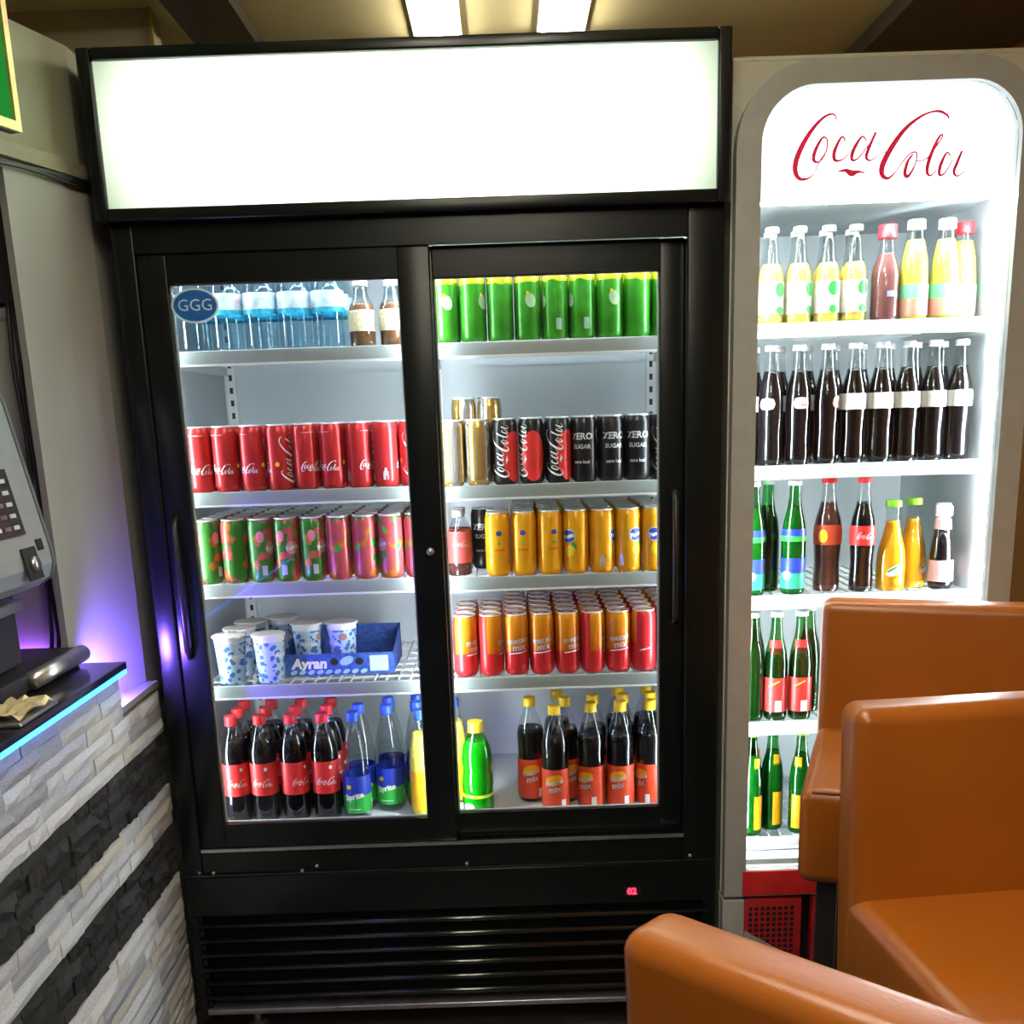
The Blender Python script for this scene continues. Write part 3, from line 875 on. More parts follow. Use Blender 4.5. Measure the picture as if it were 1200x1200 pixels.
PET = [(0.026, 0.0), (0.031, 0.004), (0.0335, 0.018), (0.0335, 0.05), (0.032, 0.066), (0.0325, 0.072), (0.0325, 0.152), (0.0335, 0.162), (0.0325, 0.18), (0.026, 0.205), (0.018, 0.226), (0.0128, 0.240), (0.0128, 0.262)]
cc_lab = strokes_mesh([[(x, y, wd * 1.4) for x, y, wd in s_] for s_ in COCA], 0.0175, 3)
RB = 0.0325 + .0009
BX['cola'] = make_bottle('cola_bottle', PET, CLEARP, 0.208, COLA, (0.0152, 0.243, 0.266, CAPRED), [(0.072, 0.152, REDL)],
                         extra=[('lettering', wrap(cc_lab, RB, 0.104, 0.25), WHITE), ('seal', wrap(blob(0.008, 0.010), RB, 0.138, 0.55), WHITE)])
SPL = [(0.026, 0.0), (0.031, 0.004), (0.0335, 0.015), (0.0335, 0.115), (0.0345, 0.135), (0.032, 0.165), (0.024, 0.205), (0.016, 0.232), (0.0128, 0.243), (0.0128, 0.262)]
RS = 0.0335 + .0009
BX['sprite'] = make_bottle('lemon_soda_bottle', SPL, CLEARP, 0.150, WATER, (0.0152, 0.243, 0.266, CAPBLUE),
                           [(0.020, 0.064, GREENP), (0.064, 0.112, BLUEP)],
                           extra=[('lettering', wrap(rot2(text_mesh('Sprite', 0.020, 0.0008), 0.2), RS, 0.062, 0.0), WHITE),
                                  ('lemon_print', wrap(rot2(blob(0.014, 0.011), 0.4), RS, 0.086, -0.35), YELLOWP),
                                  ('barcode', wrap(rect(0.014, 0.020), RS, 0.040, 1.7), WHITE),
                                  ('green_ring', wrap(rect(0.03, 0.002), RS, 0.030, 0.0), WHITE)])
BX['orangepet'] = make_bottle('orange_soda_bottle', SPL, CLEARP, 0.208, JUICEY, (0.0152, 0.243, 0.266, CAPBLUE), [(0.020, 0.118, JUICE)])
BX['mezpet'] = make_bottle('cola_mix_bottle', PET, CLEARP, 0.190, COLA, (0.0152, 0.243, 0.266, CAPYEL), [(0.006, 0.112, REDL)][0:0] + [(0.012, 0.112, pm('orange_red_label', (0.66, 0.06, 0.02), 0.4))],
                           extra=[('orange_flash', wrap(rot2(blob(0.046, 0.026), 0.25), RB + .0008, 0.086, 0.0), ORANGE),
                                  ('lettering', wrap(rot2(text_mesh('mezzo', 0.0175, 0.0005), 0.2), RB + .0011, 0.080, 0.0), SILVERPRINT),
                                  ('lettering_lower', wrap(rot2(text_mesh('mix', 0.0205, 0.0006), 0.2), RB + .0011, 0.063, 0.05), SILVERPRINT),
                                  ('barcode', wrap(rect(0.012, 0.022), RB + .0008, 0.026, 0.7), WHITE)])
GRB = [(0.030, 0.0), (0.036, 0.005), (0.038, 0.02), (0.038, 0.045), (0.036, 0.055), (0.0385, 0.075), (0.037, 0.095), (0.0335, 0.112), (0.037, 0.135), (0.034, 0.165), (0.024, 0.192), (0.0165, 0.205), (0.0165, 0.224)]
BX['greenpet'] = make_bottle('green_soda_bottle', GRB, GREENPET, 0.185, GREENL, (0.0185, 0.206, 0.232, CAPYEL), [(0.047, 0.054, pm('yellow_green_band', (0.55, 0.72, 0.03), 0.4))],
                             extra=[('white_print', wrap(blob(0.03, 0.02), 0.0392, 0.024, -0.6), pm('pale_print', (0.6, 0.72, 0.66), 0.5))])
for i, x in enumerate((-0.675, -0.607, -0.533, -0.458)):
    for r_ in range(3):
        put_bottle('cola', x, 0.137 + .070 * r_, 0.520, (0.1, -0.2, 0.5, 0.0)[i] + 0.4 * r_,
                   'dark cola bottle with red cap and red label, in front of its file' if r_ == 0 else 'dark cola bottle with red cap standing behind another cola bottle',
                   'front cola bottles on the cooler floor' if r_ == 0 else 'cola bottles behind the front ones')
for k, (x, y, rz) in enumerate(((-0.385, 0.137, -0.1), (-0.380, 0.209, 0.2), (-0.310, 0.190, -0.2), (-0.312, 0.262, 0.2), (-0.238, 0.212, 0.6), (-0.242, 0.284, 0.0))):
    put_bottle('sprite', x, y, 0.520, rz, 'clear lemon soda bottle with blue cap beside the cola bottles, in front' if k == 0 else 'clear lemon soda bottle with blue cap standing further back',
               None if k == 0 else 'lemon soda bottles further back')
put_bottle('orangepet', -0.222, 0.138, 0.520, 0, 'orange soda bottle with blue cap standing ahead of the lemon soda bottles')
put_bottle('orangepet', -0.150, 0.235, 0.520, 0, 'orange soda bottle with blue cap half hidden behind the green bottle')
put_bottle('greenpet', -0.092, 0.140, 0.520, 0, 'short bright green bottle with yellow cap on the cooler floor')
for k, (x, y, rz) in enumerate(((0.040, 0.22, 0.0), (0.097, 0.137, -0.15), (0.125, 0.210, 0.4), (0.110, 0.282, 0.4), (0.185, 0.150, -0.6), (0.196, 0.222, 0.5), (0.256, 0.150, -0.35), (0.270, 0.222, 0.6), (0.266, 0.294, 0.6), (0.328, 0.155, -1.0), (0.338, 0.227, 0.6), (0.338, 0.299, 0.6))):
    fr_ = k in (1, 4, 6, 9)
    put_bottle('mezpet', x, y, 0.520, rz,
               'cola-mix bottle with yellow cap standing alone next to the green bottle' if k == 0 else
               ('dark cola-mix bottle with yellow cap and orange-red label in the front row' if fr_ else 'dark cola-mix bottle with yellow cap behind the front row'),
               None if k == 0 else ('front cola-mix bottles' if fr_ else 'cola-mix bottles behind'))

# water and small brown bottles on the top shelf
WAT = [(0.028, 0.0), (0.033, 0.004), (0.035, 0.012), (0.0335, 0.022), (0.035, 0.032), (0.0335, 0.042), (0.035, 0.052), (0.0335, 0.062), (0.035, 0.074), (0.035, 0.125), (0.033, 0.140), (0.024, 0.162), (0.0135, 0.176), (0.0135, 0.188)]
BX['water'] = make_bottle('water_bottle', WAT, BLUEPET, 0.172, WATER, (0.0158, 0.176, 0.193, CAPBLUE), [(0.086, 0.120, WATERLAB), (0.076, 0.086, CYANL)],
                          extra=[('pink_print', wrap(blob(0.02, 0.012), 0.0362, 0.104, 0.4), pm('soft_pink_print', (0.65, 0.45, 0.55), 0.5))])
for k, x in enumerate((-0.668, -0.594, -0.520, -0.446, -0.373)):
    for r_ in range(3):
        put_bottle('water', x, 0.135 + .073 * r_, SH[0], 0.7 * k, 'pale blue water bottle in the front row of the top shelf' if r_ == 0 else 'pale blue water bottle, %s row counting from the door' % ORD[r_],
                   'front water bottles' if r_ == 0 else 'water bottles in the %s row' % ORD[r_])
BRW = [(0.024, 0.0), (0.0285, 0.004), (0.029, 0.075), (0.026, 0.088), (0.018, 0.104), (0.0145, 0.115), (0.0145, 0.135)]
BX['brown'] = make_bottle('glass_drink_bottle', BRW, CLEARG, 0.092, BROWNG, (0.0165, 0.128, 0.146, CAPWHITE), [(0.034, 0.078, CREAM), (0.105, 0.126, clear('pale_neck_film', (0.8, 0.9, 0.92), 2.0, 1.5, 0.1))])
put_bottle('brown', -0.301, 0.135, SH[0], 0.0, 'small brown glass bottle with cream label next to the water bottles')
put_bottle('brown', -0.234, 0.135, SH[0], 0.7, 'small brown glass bottle with cream label beside the centre post')
# small cola bottle at the end of the third shelf
SMC = [(0.024, 0.0), (0.028, 0.004), (0.028, 0.045), (0.0255, 0.062), (0.0275, 0.085), (0.024, 0.105), (0.016, 0.122), (0.012, 0.132), (0.012, 0.146)]
BX['smallcola'] = make_bottle('small_cola_bottle', SMC, CLEARP, 0.100, COLAB, (0.0145, 0.134, 0.150, pm('grey_cap', (0.3, 0.3, 0.3), 0.4)), [(0.030, 0.102, pm('dull_red_label', (0.36, 0.05, 0.045), 0.5))],
                              extra=[('lettering', wrap(sc2(cc_lab, .8), 0.0292, 0.075, 0.0), pm('dull_pink_print', (0.55, 0.3, 0.3), 0.5))])
put_bottle('smallcola', -0.112, 0.155, zr(2), 0.2, 'small red-labelled cola bottle standing alone left of the orange cans'.replace('left of', 'beside'))
put_bottle('smallcola', -0.112, 0.225, zr(2), 0.2, 'small red-labelled cola bottle hidden behind its twin')

# ================================================================= AYRAN CUPS AND TRAY
def cup_mat():
    def bld(nt, b, tc, sp_):
        b.inputs['Metallic'].default_value = 0.0; b.inputs['Roughness'].default_value = 0.4
        vor = nt.nodes.new('ShaderNodeTexVoronoi'); vor.inputs['Scale'].default_value = 75
        nt.links.new(tc.outputs['Object'], vor.inputs['Vector'])
        f = math_n(nt, 'GREATER_THAN', vor.outputs['Distance'], 0.42)
        low = math_n(nt, 'LESS_THAN', sp_.outputs[2], 0.098)
        blue = mix_n(nt, f, (0.06, 0.18, 0.52), (0.48, 0.66, 0.84))
        nt.links.new(mix_n(nt, low, (0.80, 0.84, 0.90), blue), b.inputs['Base Color'])
    return grad_mat('blue_white_cup_print', bld)
CUPM = cup_mat()
cup = empty('yogurt_drink_cup')
MB().lathe([(0.027, 0.0), (0.029, 0.003), (0.0365, 0.108), (0.0365, 0.110)], 24).build('cup_body', CUPM, cup)
MB().lathe([(0.0365, 0.1095), (0.0405, 0.1105), (0.0405, 0.1135), (0.0392, 0.1150), (0.036, 0.1155), (0.001, 0.1150)], 24, cap=False).build('foil_lid', WHITE, cup)
MB().add(*on_plane(rot2(blob(0.020, 0.014), 0.3), lambda u, v: (u, -0.040 + v, 0.1125))).build('lid_tab', WHITE, cup)
def cw(VF, zc, th, dr=0.0006):
    V = []
    for u, v in VF[0]:
        z = zc + v; r = 0.029 + (z - .003) * (0.0075 / 0.105) + dr; a = u / r + th
        V.append((r * math.sin(a), -r * math.cos(a), z))
    return V, VF[1]
part('lettering', cw(text_mesh('Ayran', 0.018, 0.0008), 0.066, 0.0, 0.0010), WHITE, cup)
part('figure_print', cw(blob(0.022, 0.018), 0.082, 0.9), pm('brown_figure_print', (0.42, 0.22, 0.18), 0.5), cup)
part('dark_spot', cw(blob(0.012, 0.012), 0.03, 1.1), pm('dark_print', (0.02, 0.02, 0.03), 0.5), cup)
cz = SH[3] + E_
cups = [(-0.658, 0.135, 0, 0.7, 'white and blue yogurt drink cup standing on the shelf ahead of the tray', 'front yogurt drink cups'),
        (-0.567, 0.135, 0, 1.2, 'white and blue yogurt drink cup standing on the shelf ahead of the tray', 'front yogurt drink cups'),
        (-0.655, 0.222, 0, 0.4, 'white and blue yogurt drink cup behind the front cups', 'yogurt drink cups behind'),
        (-0.648, 0.308, 0, 0.4, 'white and blue yogurt drink cup behind the front cups', 'yogurt drink cups behind'),
        (-0.580, 0.36, 0, 0.4, 'white and blue yogurt drink cup behind the front cups', 'yogurt drink cups behind'),
        (-0.496, 0.245, 0.003, 0.2, 'white and blue yogurt drink cup standing inside the blue cardboard tray', 'yogurt drink cups in the tray'),
        (-0.412, 0.245, 0.003, -0.7, 'white and blue yogurt drink cup standing inside the blue cardboard tray', 'yogurt drink cups in the tray')]
for k, (x, y, dz, rz, lab, grp) in enumerate(cups):
    o = cup if k == 0 else copy_tree(cup)
    o.location = (x, y, cz + dz); o.rotation_euler = (0, 0, rz); tag(o, lab, 'cup', grp)
TB = pm('blue_cardboard', (0.035, 0.09, 0.36), 0.6, 0, 90, 0.35)
ty = empty('cardboard_tray', (-0.412, 0.26, cz)); tag(ty, 'blue cardboard tray printed with white lettering, holding two cups', 'tray')
x0, x1, y0, y1 = -0.130, 0.130, -0.085, 0.115
MB().box(x0, x1, y0, y1, 0.0, 0.002).build('tray_floor', TB, ty)
fw = MB().box(x0, x1, y0, y0 + .002, 0.002, 0.052).build('front_wall', TB, ty)
MB().box(x0, x1, y1 - .002, y1, 0.002, 0.085).build('back_wall', TB, ty)
for x in (x0, x1 - .002):
    MB().prism([(y0 + .002, .002), (y1 - .002, .002), (y1 - .002, .085), (y0 + .06, .060), (y0 + .002, .052)], lambda a, b, h: (h, a, b), x, x + .002).build('side_wall', TB, ty)
part('lettering', on_plane(text_mesh('Ayran', 0.034, 0.0016, 0.15), lambda u, v: (-0.072 + u, y0 - .0006, 0.028 + v)), WHITE, fw)
part('white_panel', on_plane(rect(0.044, 0.038), lambda u, v: (0.095 + u, y0 - .0006, 0.026 + v)), pm('pale_blue_panel', (0.45, 0.6, 0.8), 0.5), fw)
for x in (-0.012, 0.048):
    part('dark_hole', on_plane(blob(0.020, 0.018), lambda u, v: (x + u, y0 - .0006, 0.032 + v)), BLACK_M, fw)
part('cow_print', on_plane(rot2(blob(0.036, 0.020), 0.4), lambda u, v: (0.018 + u, y0 - .0008, 0.034 + v)), pm('pale_blue_figure', (0.3, 0.5, 0.75), 0.5), fw)
for k in range(9):
    part('drop_print', on_plane(rot2(blob(0.018, 0.010), 0.4), lambda u, v: (-0.11 + k * 0.021 + u, y0 - .0007, 0.008 + v)), pm('pale_drop', (0.35, 0.55, 0.8), 0.5) if k == 0 else MATS['pale_drop'], fw)

# ================================================================= NARROW FRIDGE
KX0, KX1 = 0.477, 1.098
nf = empty('upright_glass_door_fridge', (0, 0, 0))
tag(nf, 'tall narrow silver fridge with arched glass door and red script logo', 'fridge')
MB().box(KX0, KX0 + .02, 0.03, 0.68, 0.04, 2.12).build('side_panel', SILVER_L, nf)
MB().box(KX1 - .02, KX1, 0.03, 0.68, 0.04, 2.12).build('side_panel', SILVER_L, nf)
MB().box(KX0 + .02, KX1 - .02, 0.66, 0.68, 0.04, 2.12).build('back_panel', BLACK_M, nf)
MB().bbox(KX0, KX1, 0.03, 0.68, 2.121, 2.132, .004).build('roof_panel', SILVER_L, nf)
kl = MB()
kl.box(KX0 + .021, KX0 + .04, 0.035, 0.60, 0.40, 1.90)
kl.box(KX1 - .04, KX1 - .021, 0.035, 0.60, 0.40, 1.90)
kl.box(KX0 + .04, KX1 - .04, 0.58, 0.60, 0.40, 1.90)
kl.box(KX0 + .04, KX1 - .04, 0.075, 0.58, 1.875, 1.90)
kl.box(KX0 + .04, KX1 - .04, 0.035, 0.58, 0.40, 0.418)
kl.build('liner', WHITE_IN, nf)
# lit header box inside the door, with the script logo
hd = MB().bbox(KX0 + .041, KX1 - .041, 0.040, 0.074, 1.868, 2.10, .004).build('header_box', emis('header_glow', (0.93, 0.98, 1.0), HEADER), nf)
part('logo_lettering', on_plane(strokes_mesh(COCA, 0.125, 6), lambda u, v: (0.783 + u, 0.0385, 1.966 + v * 0.95)), pm('deep_red_logo', (0.62, 0.008, 0.04), 0.5, emit=(0.55, 0.01, 0.05), es=0.55), hd)
# arched door frame ring
def arch(x0, x1, z0, z1, r, n=10):
    P = [(x0, z0), (x1, z0)]
    for i in range(n + 1):
        a = math.pi / 2 * i / n
        P.append((x1 - r + r * math.cos(a), z1 - r + r * math.sin(a)))
    for i in range(n + 1):
        a = math.pi / 2 + math.pi / 2 * i / n
        P.append((x0 + r + r * math.cos(a), z1 - r + r * math.sin(a)))
    return P
po = arch(KX0 + .003, KX1 - .003, 0.345, 2.112, 0.155); pi_ = arch(0.530, 1.046, 0.410, 2.068, 0.105)
def ring(po, pi_, ya, yb):
    n = len(po); m = MB()
    V = [(x, ya, z) for x, z in po] + [(x, ya, z) for x, z in pi_] + [(x, yb, z) for x, z in po] + [(x, yb, z) for x, z in pi_]
    F = []
    for i in range(n):
        j = (i + 1) % n
        F += [(i, j, n + j, n + i), (2 * n + i, 3 * n + i, 3 * n + j, 2 * n + j), (i, 2 * n + i, 2 * n + j, j), (n + i, n + j, 3 * n + j, 3 * n + i)]
    return m.add(V, F)
kd = ring(po, pi_, -0.012, 0.022).build('door', SILVER, nf)
MB().prism(pi_, lambda a, b, h: (a, h, b), 0.004, 0.008).build('glass_pane', GLASS, kd)
# spandrel plate that fills the corners behind the arch
po2 = [(KX0, 0.345), (KX1, 0.345)] + [(KX1, 2.12)] * 11 + [(KX0, 2.12)] * 11
ring(po2, arch(0.520, 1.056, 0.40, 2.078, 0.11), 0.0225, 0.034).build('front_plate', SILVER_L, nf)
# wide LED strips down both inner jambs
strip(KX1 - .0468, KX1 - .041, 0.040, 0.082, 0.44, 1.86, LED_W2, nf)
strip(KX0 + .041, KX0 + .045, 0.044, 0.060, 0.44, 1.86, LED_W2, nf)
KSH = [1.628, 1.328, 1.037, 0.737, 0.448]
for z in KSH:
    shelf(KX0 + .044, KX1 - .048, z, nf, y0=0.095, y1=0.55, lip=0.026, mat=RAIL_W)
strip(KX0 + .06, KX1 - .06, 0.045, 0.068, 1.862, 1.867, LED_W2, nf)  # added strip under the header, put in to brighten the top bottle row
# lower red panel and grille
MB().bbox(0.522, 1.054, -0.016, -0.0122, 0.349, 0.409, .001).build('red_panel', REDL, nf)
MB().box(KX0 + .02, KX1 - .02, 0.028, 0.05, 0.05, 0.342).build('grille_backing', BLACK_M, nf)
for xa, xb in ((KX0 + .001, 0.529), (1.047, KX1 - .001)):
    MB().bbox(xa, xb, -0.010, 0.027, 0.05, 0.335, .003).build('base_post', SILVER, nf)
RG = pm('red_grille', (0.55, 0.02, 0.03), 0.45)
for x0, x1, z0, z1 in ((0.53, 0.665, 0.17, 0.335), (0.69, 0.86, 0.17, 0.335), (0.69, 0.86, 0.05, 0.165), (0.885, 1.046, 0.17, 0.335), (0.53, 0.665, 0.05, 0.165), (0.885, 1.046, 0.05, 0.165)):
    g = MB().bbox(x0, x1, -0.006, 0.02, z0, z1, .003).build('grille_panel', RG, nf)
    hm = MB()
    nx = int((x1 - x0 - .02) / .014); nz = int((z1 - z0 - .02) / .014)
    for i in range(nx):
        for k in range(nz):
            cx = x0 + .014 + i * .014; c2 = z0 + .014 + k * .014
            hm.box(cx - .0045, cx + .0045, -0.0072, -0.0058, c2 - .0045, c2 + .0045)
    hm.build('vent_perforation', BLACK_M, g)
MB().prism([(0.53, 0.255), (0.53, 0.17), (0.665, 0.17)], lambda a, b, h: (a, h, b), -0.0125, -0.0075).build('corner_plate', SILVER, nf)

# bottles in the narrow fridge
GL = [(0.022, 0.0), (0.0265, 0.003), (0.0275, 0.02), (0.0255, 0.065), (0.0275, 0.10), (0.0285, 0.135), (0.026, 0.165), (0.018, 0.195), (0.0135, 0.222), (0.0125, 0.245), (0.0135, 0.247), (0.0135, 0.256)]
cc_gl = strokes_mesh([[(x, y, wd * 1.5) for x, y, wd in s_] for s_ in COCA], 0.0145, 3)
BX['g_cola'] = make_bottle('cola_glass_bottle', GL, CLEARG, 0.205, COLA, (0.0150, 0.247, 0.259, CAPWHITE), [(0.118, 0.152, WHITE)],
                           extra=[('lettering', wrap(cc_gl, 0.0292, 0.135, 2.2), REDL)])
BX['g_cola_r'] = make_bottle('cola_glass_bottle', GL, CLEARG, 0.205, COLA, (0.0150, 0.247, 0.259, CAPWHITE), [],
                             extra=[('red_badge', wrap(blob(0.036, 0.024, 0, 0, 8, 3), 0.0292, 0.135, 0.0), WHITE), ('lettering', wrap(sc2(cc_gl, .9), 0.0296, 0.135, 0.0), REDL)])
BX['g_cola_red'] = make_bottle('cola_glass_bottle', GL, CLEARG, 0.205, COLA, (0.0150, 0.247, 0.259, CAPRED), [(0.108, 0.152, REDL)],
                               extra=[('lettering', wrap(cc_gl, 0.0296, 0.130, 0.0), WHITE)])
BX['g_mix'] = make_bottle('cola_mix_glass_bottle', [(r * 1.12, z) for r, z in GL], CLEARG, 0.205, COLAB, (0.0165, 0.247, 0.260, CAPRED), [(0.110, 0.155, pm('brick_red_label', (0.55, 0.07, 0.03), 0.4))],
                          extra=[('orange_flash', wrap(blob(0.022, 0.030), 0.0334, 0.130, -0.8), YELLOWP)])
LGB = [(0.022, 0.0), (0.0265, 0.003), (0.0275, 0.012), (0.0275, 0.135), (0.024, 0.165), (0.0165, 0.195), (0.013, 0.222), (0.0125, 0.245), (0.0135, 0.247), (0.0135, 0.256)]
BX['g_green'] = make_bottle('lemon_soda_glass_bottle', LGB, GREENCL, 0.20, GREENG, (0.0150, 0.247, 0.258, CAPWHITE), [(0.014, 0.050, pm('teal_label', (0.03, 0.42, 0.26), 0.4)), (0.050, 0.084, BLUEP), (0.122, 0.134, GREENP), (0.134, 0.150, BLUEP)],
                            extra=[('label_patch', wrap(blob(0.022, 0.020), 0.0282, 0.045, 0.2), WHITE)])
BX['g_green_plain'] = make_bottle('green_glass_bottle', LGB, GREENCL, 0.20, DARKGREEN, (0.0150, 0.247, 0.258, CAPWHITE), [])
BX['g_red_lab'] = make_bottle('green_glass_bottle', LGB, GREENCL, 0.16, DARKGREEN, (0.0150, 0.247, 0.258, CAPWHITE), [(0.022, 0.104, REDL)],
                              extra=[('neck_label', wrap(rect(0.03, 0.042, 0, 0, 8), 0.0215, 0.172, 0.0), REDL), ('gold_flash', wrap(rot2(rect(0.03, 0.003, 0, 0, 8), 0.5), 0.0282, 0.09, 0.0), YELLOWP), ('white_patch', wrap(rect(0.016, 0.026), 0.0282, 0.036, 0.4), WHITE)])
BX['g_org_lab'] = make_bottle('green_glass_bottle', LGB, GREENCL, 0.20, GREENG, (0.0150, 0.247, 0.258, CAPGREEN), [],
                              extra=[('front_label', wrap(rect(0.024, 0.085, 0, 0, 6), 0.0281, 0.058, 0.3), ORANGE), ('neck_label', wrap(rect(0.018, 0.045, 0, 0, 6), 0.0222, 0.172, 0.3), ORANGE)])
OJ = [(0.026, 0.0), (0.032, 0.003), (0.033, 0.02), (0.033, 0.065), (0.030, 0.095), (0.022, 0.125), (0.0165, 0.150), (0.0155, 0.190), (0.0155, 0.198)]
BX['g_orange'] = make_bottle('orange_juice_glass_bottle', OJ, CLEARG, 0.160, JUICE, (0.0180, 0.191, 0.206, CAPGREEN), [],
                             extra=[('white_flash', wrap(rot2(blob(0.046, 0.022), 0.5), 0.0336, 0.050, 0.0), WHITE), ('leaf_stroke', wrap(rot2(rect(0.040, 0.004, 0, 0, 8), 0.5), 0.0339, 0.056, 0.0), GREENP), ('yellow_print', wrap(blob(0.026, 0.018), 0.0336, 0.024, 0.3), YELLOWP)])
SCB = [(0.020, 0.0), (0.026, 0.003), (0.028, 0.015), (0.0265, 0.05), (0.027, 0.06), (0.023, 0.105), (0.019, 0.135), (0.0165, 0.155), (0.0165, 0.175)]
BX['g_small'] = make_bottle('small_cola_bottle', SCB, CLEARG, 0.130, COLA, (0.0185, 0.168, 0.190, CAPWHITE), [(0.020, 0.068, pm('pink_white_label', (0.85, 0.55, 0.58), 0.4)), (0.138, 0.160, pm('rose_neck_label', (0.8, 0.45, 0.5), 0.4))])
LMB = [(0.022, 0.0), (0.027, 0.003), (0.028, 0.012), (0.028, 0.090), (0.025, 0.112), (0.0165, 0.135), (0.013, 0.165), (0.013, 0.195)]
BX['g_lemon'] = make_bottle('lemonade_glass_bottle', LMB, CLEARG, 0.125, LEMON, (0.0145, 0.188, 0.200, pm('pale_cap', (0.75, 0.80, 0.78), 0.4)), [(0.022, 0.088, pm('cream_green_label', (0.82, 0.84, 0.66), 0.5, 0, 60, 0.2))],
                            extra=[('green_print', wrap(blob(0.026, 0.030), 0.0288, 0.072, 0.45), GREENP), ('green_print_lower', wrap(blob(0.020, 0.016), 0.0288, 0.030, 0.45), GREENP)])
BX['g_redcap'] = make_bottle('red_capped_bottle', [(r * 1.08, z * 1.02) for r, z in LMB], CLEARG, 0.14, pm('plum_drink', (0.22, 0.08, 0.08), 0.2), (0.0195, 0.170, 0.198, CAPRED), [],
                             extra=[('blue_print', wrap(rect(0.024, 0.012, 0, 0, 6), 0.0312, 0.056, 0.2), pm('soft_blue_print', (0.3, 0.4, 0.75), 0.5))])
YB = [(0.025, 0.0), (0.030, 0.003), (0.031, 0.015), (0.031, 0.085), (0.027, 0.13), (0.019, 0.165), (0.0165, 0.185), (0.0165, 0.20)]
TL = [(0.010, 0.045, pm('salmon_label', (0.85, 0.42, 0.30), 0.5)), (0.045, 0.074, pm('mint_label', (0.25, 0.70, 0.38), 0.5))]
BX['g_yel'] = make_bottle('juice_bottle', YB, CLEARP, 0.165, JUICEY, (0.0185, 0.186, 0.206, CAPWHITE), TL)
BX['g_yel_r'] = make_bottle('juice_bottle', YB, CLEARP, 0.165, JUICEY, (0.0190, 0.180, 0.204, CAPRED), TL)

KY = 0.128
for k, x in enumerate((0.588, 0.648, 0.710, 0.768)):
    put_bottle('g_lemon', x, KY, KSH[0], (0.1, 0.3, -0.2, 0.0)[k], 'pale amber glass bottle with cream and green label on the top fridge shelf', 'amber lemonade bottles')
    put_bottle('g_lemon', x + .012, KY + .066, KSH[0], 0.5, 'pale amber glass bottle in the second row of the top fridge shelf', 'amber lemonade bottles behind')
put_bottle('g_redcap', 0.836, KY, KSH[0], 0, 'plum-coloured bottle with red cap between amber and yellow bottles')
put_bottle('g_yel', 0.897, KY, KSH[0], 0, 'yellow juice bottle with white cap and mint label', 'white-capped juice bottles')
put_bottle('g_yel', 0.963, KY, KSH[0], 0.4, 'yellow juice bottle with white cap and mint label', 'white-capped juice bottles')
put_bottle('g_yel_r', 1.018, KY + .040, KSH[0], 0, 'yellow juice bottle with red cap beside the bright jamb')
for k, x in enumerate((0.566, 0.594, 0.655, 0.718, 0.778, 0.838, 0.896, 0.954, 1.012)):
    kk = 'g_cola_r' if k in (1, 2, 3) else 'g_cola'
    y = KY + (.055 if k == 0 else 0) + (0.0 if k in (7,) else 0)
    put_bottle(kk, x, y, KSH[1], (0, -.5, 0, .8, 0, 0, 0, 0, 0)[k], 'dark cola glass bottle with white badge and red script' if kk == 'g_cola_r' else 'dark cola glass bottle with plain white label band',
               'cola glass bottles with badges' if kk == 'g_cola_r' else 'cola glass bottles with white bands')
for k, x in enumerate((0.628, 0.690, 0.750, 0.812, 0.874, 0.935, 0.995)):
    put_bottle('g_cola', x, KY + .072, KSH[1], 0.3 * k, 'dark cola glass bottle in the second row of its shelf', 'cola glass bottles behind')
for x, y, kk in ((0.562, KY, 'g_green'), (0.606, KY + .05, 'g_green_plain'), (0.655, KY, 'g_green')):
    put_bottle(kk, x, y, KSH[2], -0.5 if x < .6 else -1.0, 'green glass bottle with teal and blue labels on the third fridge shelf' if kk == 'g_green' else 'plain green glass bottle between two blue-labelled green bottles', 'labelled green bottles' if kk == 'g_green' else None)
put_bottle('g_mix', 0.738, KY + .02, KSH[2], 0.2, 'brown cola-mix glass bottle with brick-red label and red cap')
put_bottle('g_cola_red', 0.812, KY, KSH[2], 0, 'cola glass bottle with red cap and red label beside the orange bottles')
put_bottle('g_orange', 0.880, KY, KSH[2], 0, 'orange juice bottle with lime green cap, swirl print facing the door')
put_bottle('g_orange', 0.940, KY + .035, KSH[2], 0.9, 'orange juice bottle with lime green cap, print turned aside')
put_bottle('g_small', 0.994, KY - .005, KSH[2], 0, 'small cola bottle with pink and white labels near the bright jamb', 'small pink-labelled bottles')
put_bottle('g_small', 1.018, KY + .060, KSH[2], 0.6, 'small cola bottle with pink and white labels near the bright jamb', 'small pink-labelled bottles')
for x, y, kk, rz in ((0.566, KY, 'g_green_plain', 0), (0.622, KY, 'g_red_lab', -0.35), (0.680, KY, 'g_red_lab', -0.25), (0.716, KY + .062, 'g_green_plain', 0), (0.585, KY + .066, 'g_green_plain', 0), (0.76, KY, 'g_red_lab', 0)):
    put_bottle(kk, x, y, KSH[3], rz, 'dark green glass bottle with red labels on the fourth fridge shelf' if kk == 'g_red_lab' else 'dark green unlabelled glass bottle on the fourth fridge shelf', 'red-labelled green bottles' if kk == 'g_red_lab' else 'unlabelled green bottles')
for x, y, rz in ((0.570, KY, 0.2), (0.628, KY + .03, 0.0), (0.690, KY, -0.9), (0.752, KY, 0.2), (0.585, KY + .072, 0.5)):
    put_bottle('g_org_lab', x, y, KSH[4], rz, 'green glass bottle with orange labels on the lowest fridge shelf', 'orange-labelled green bottles')

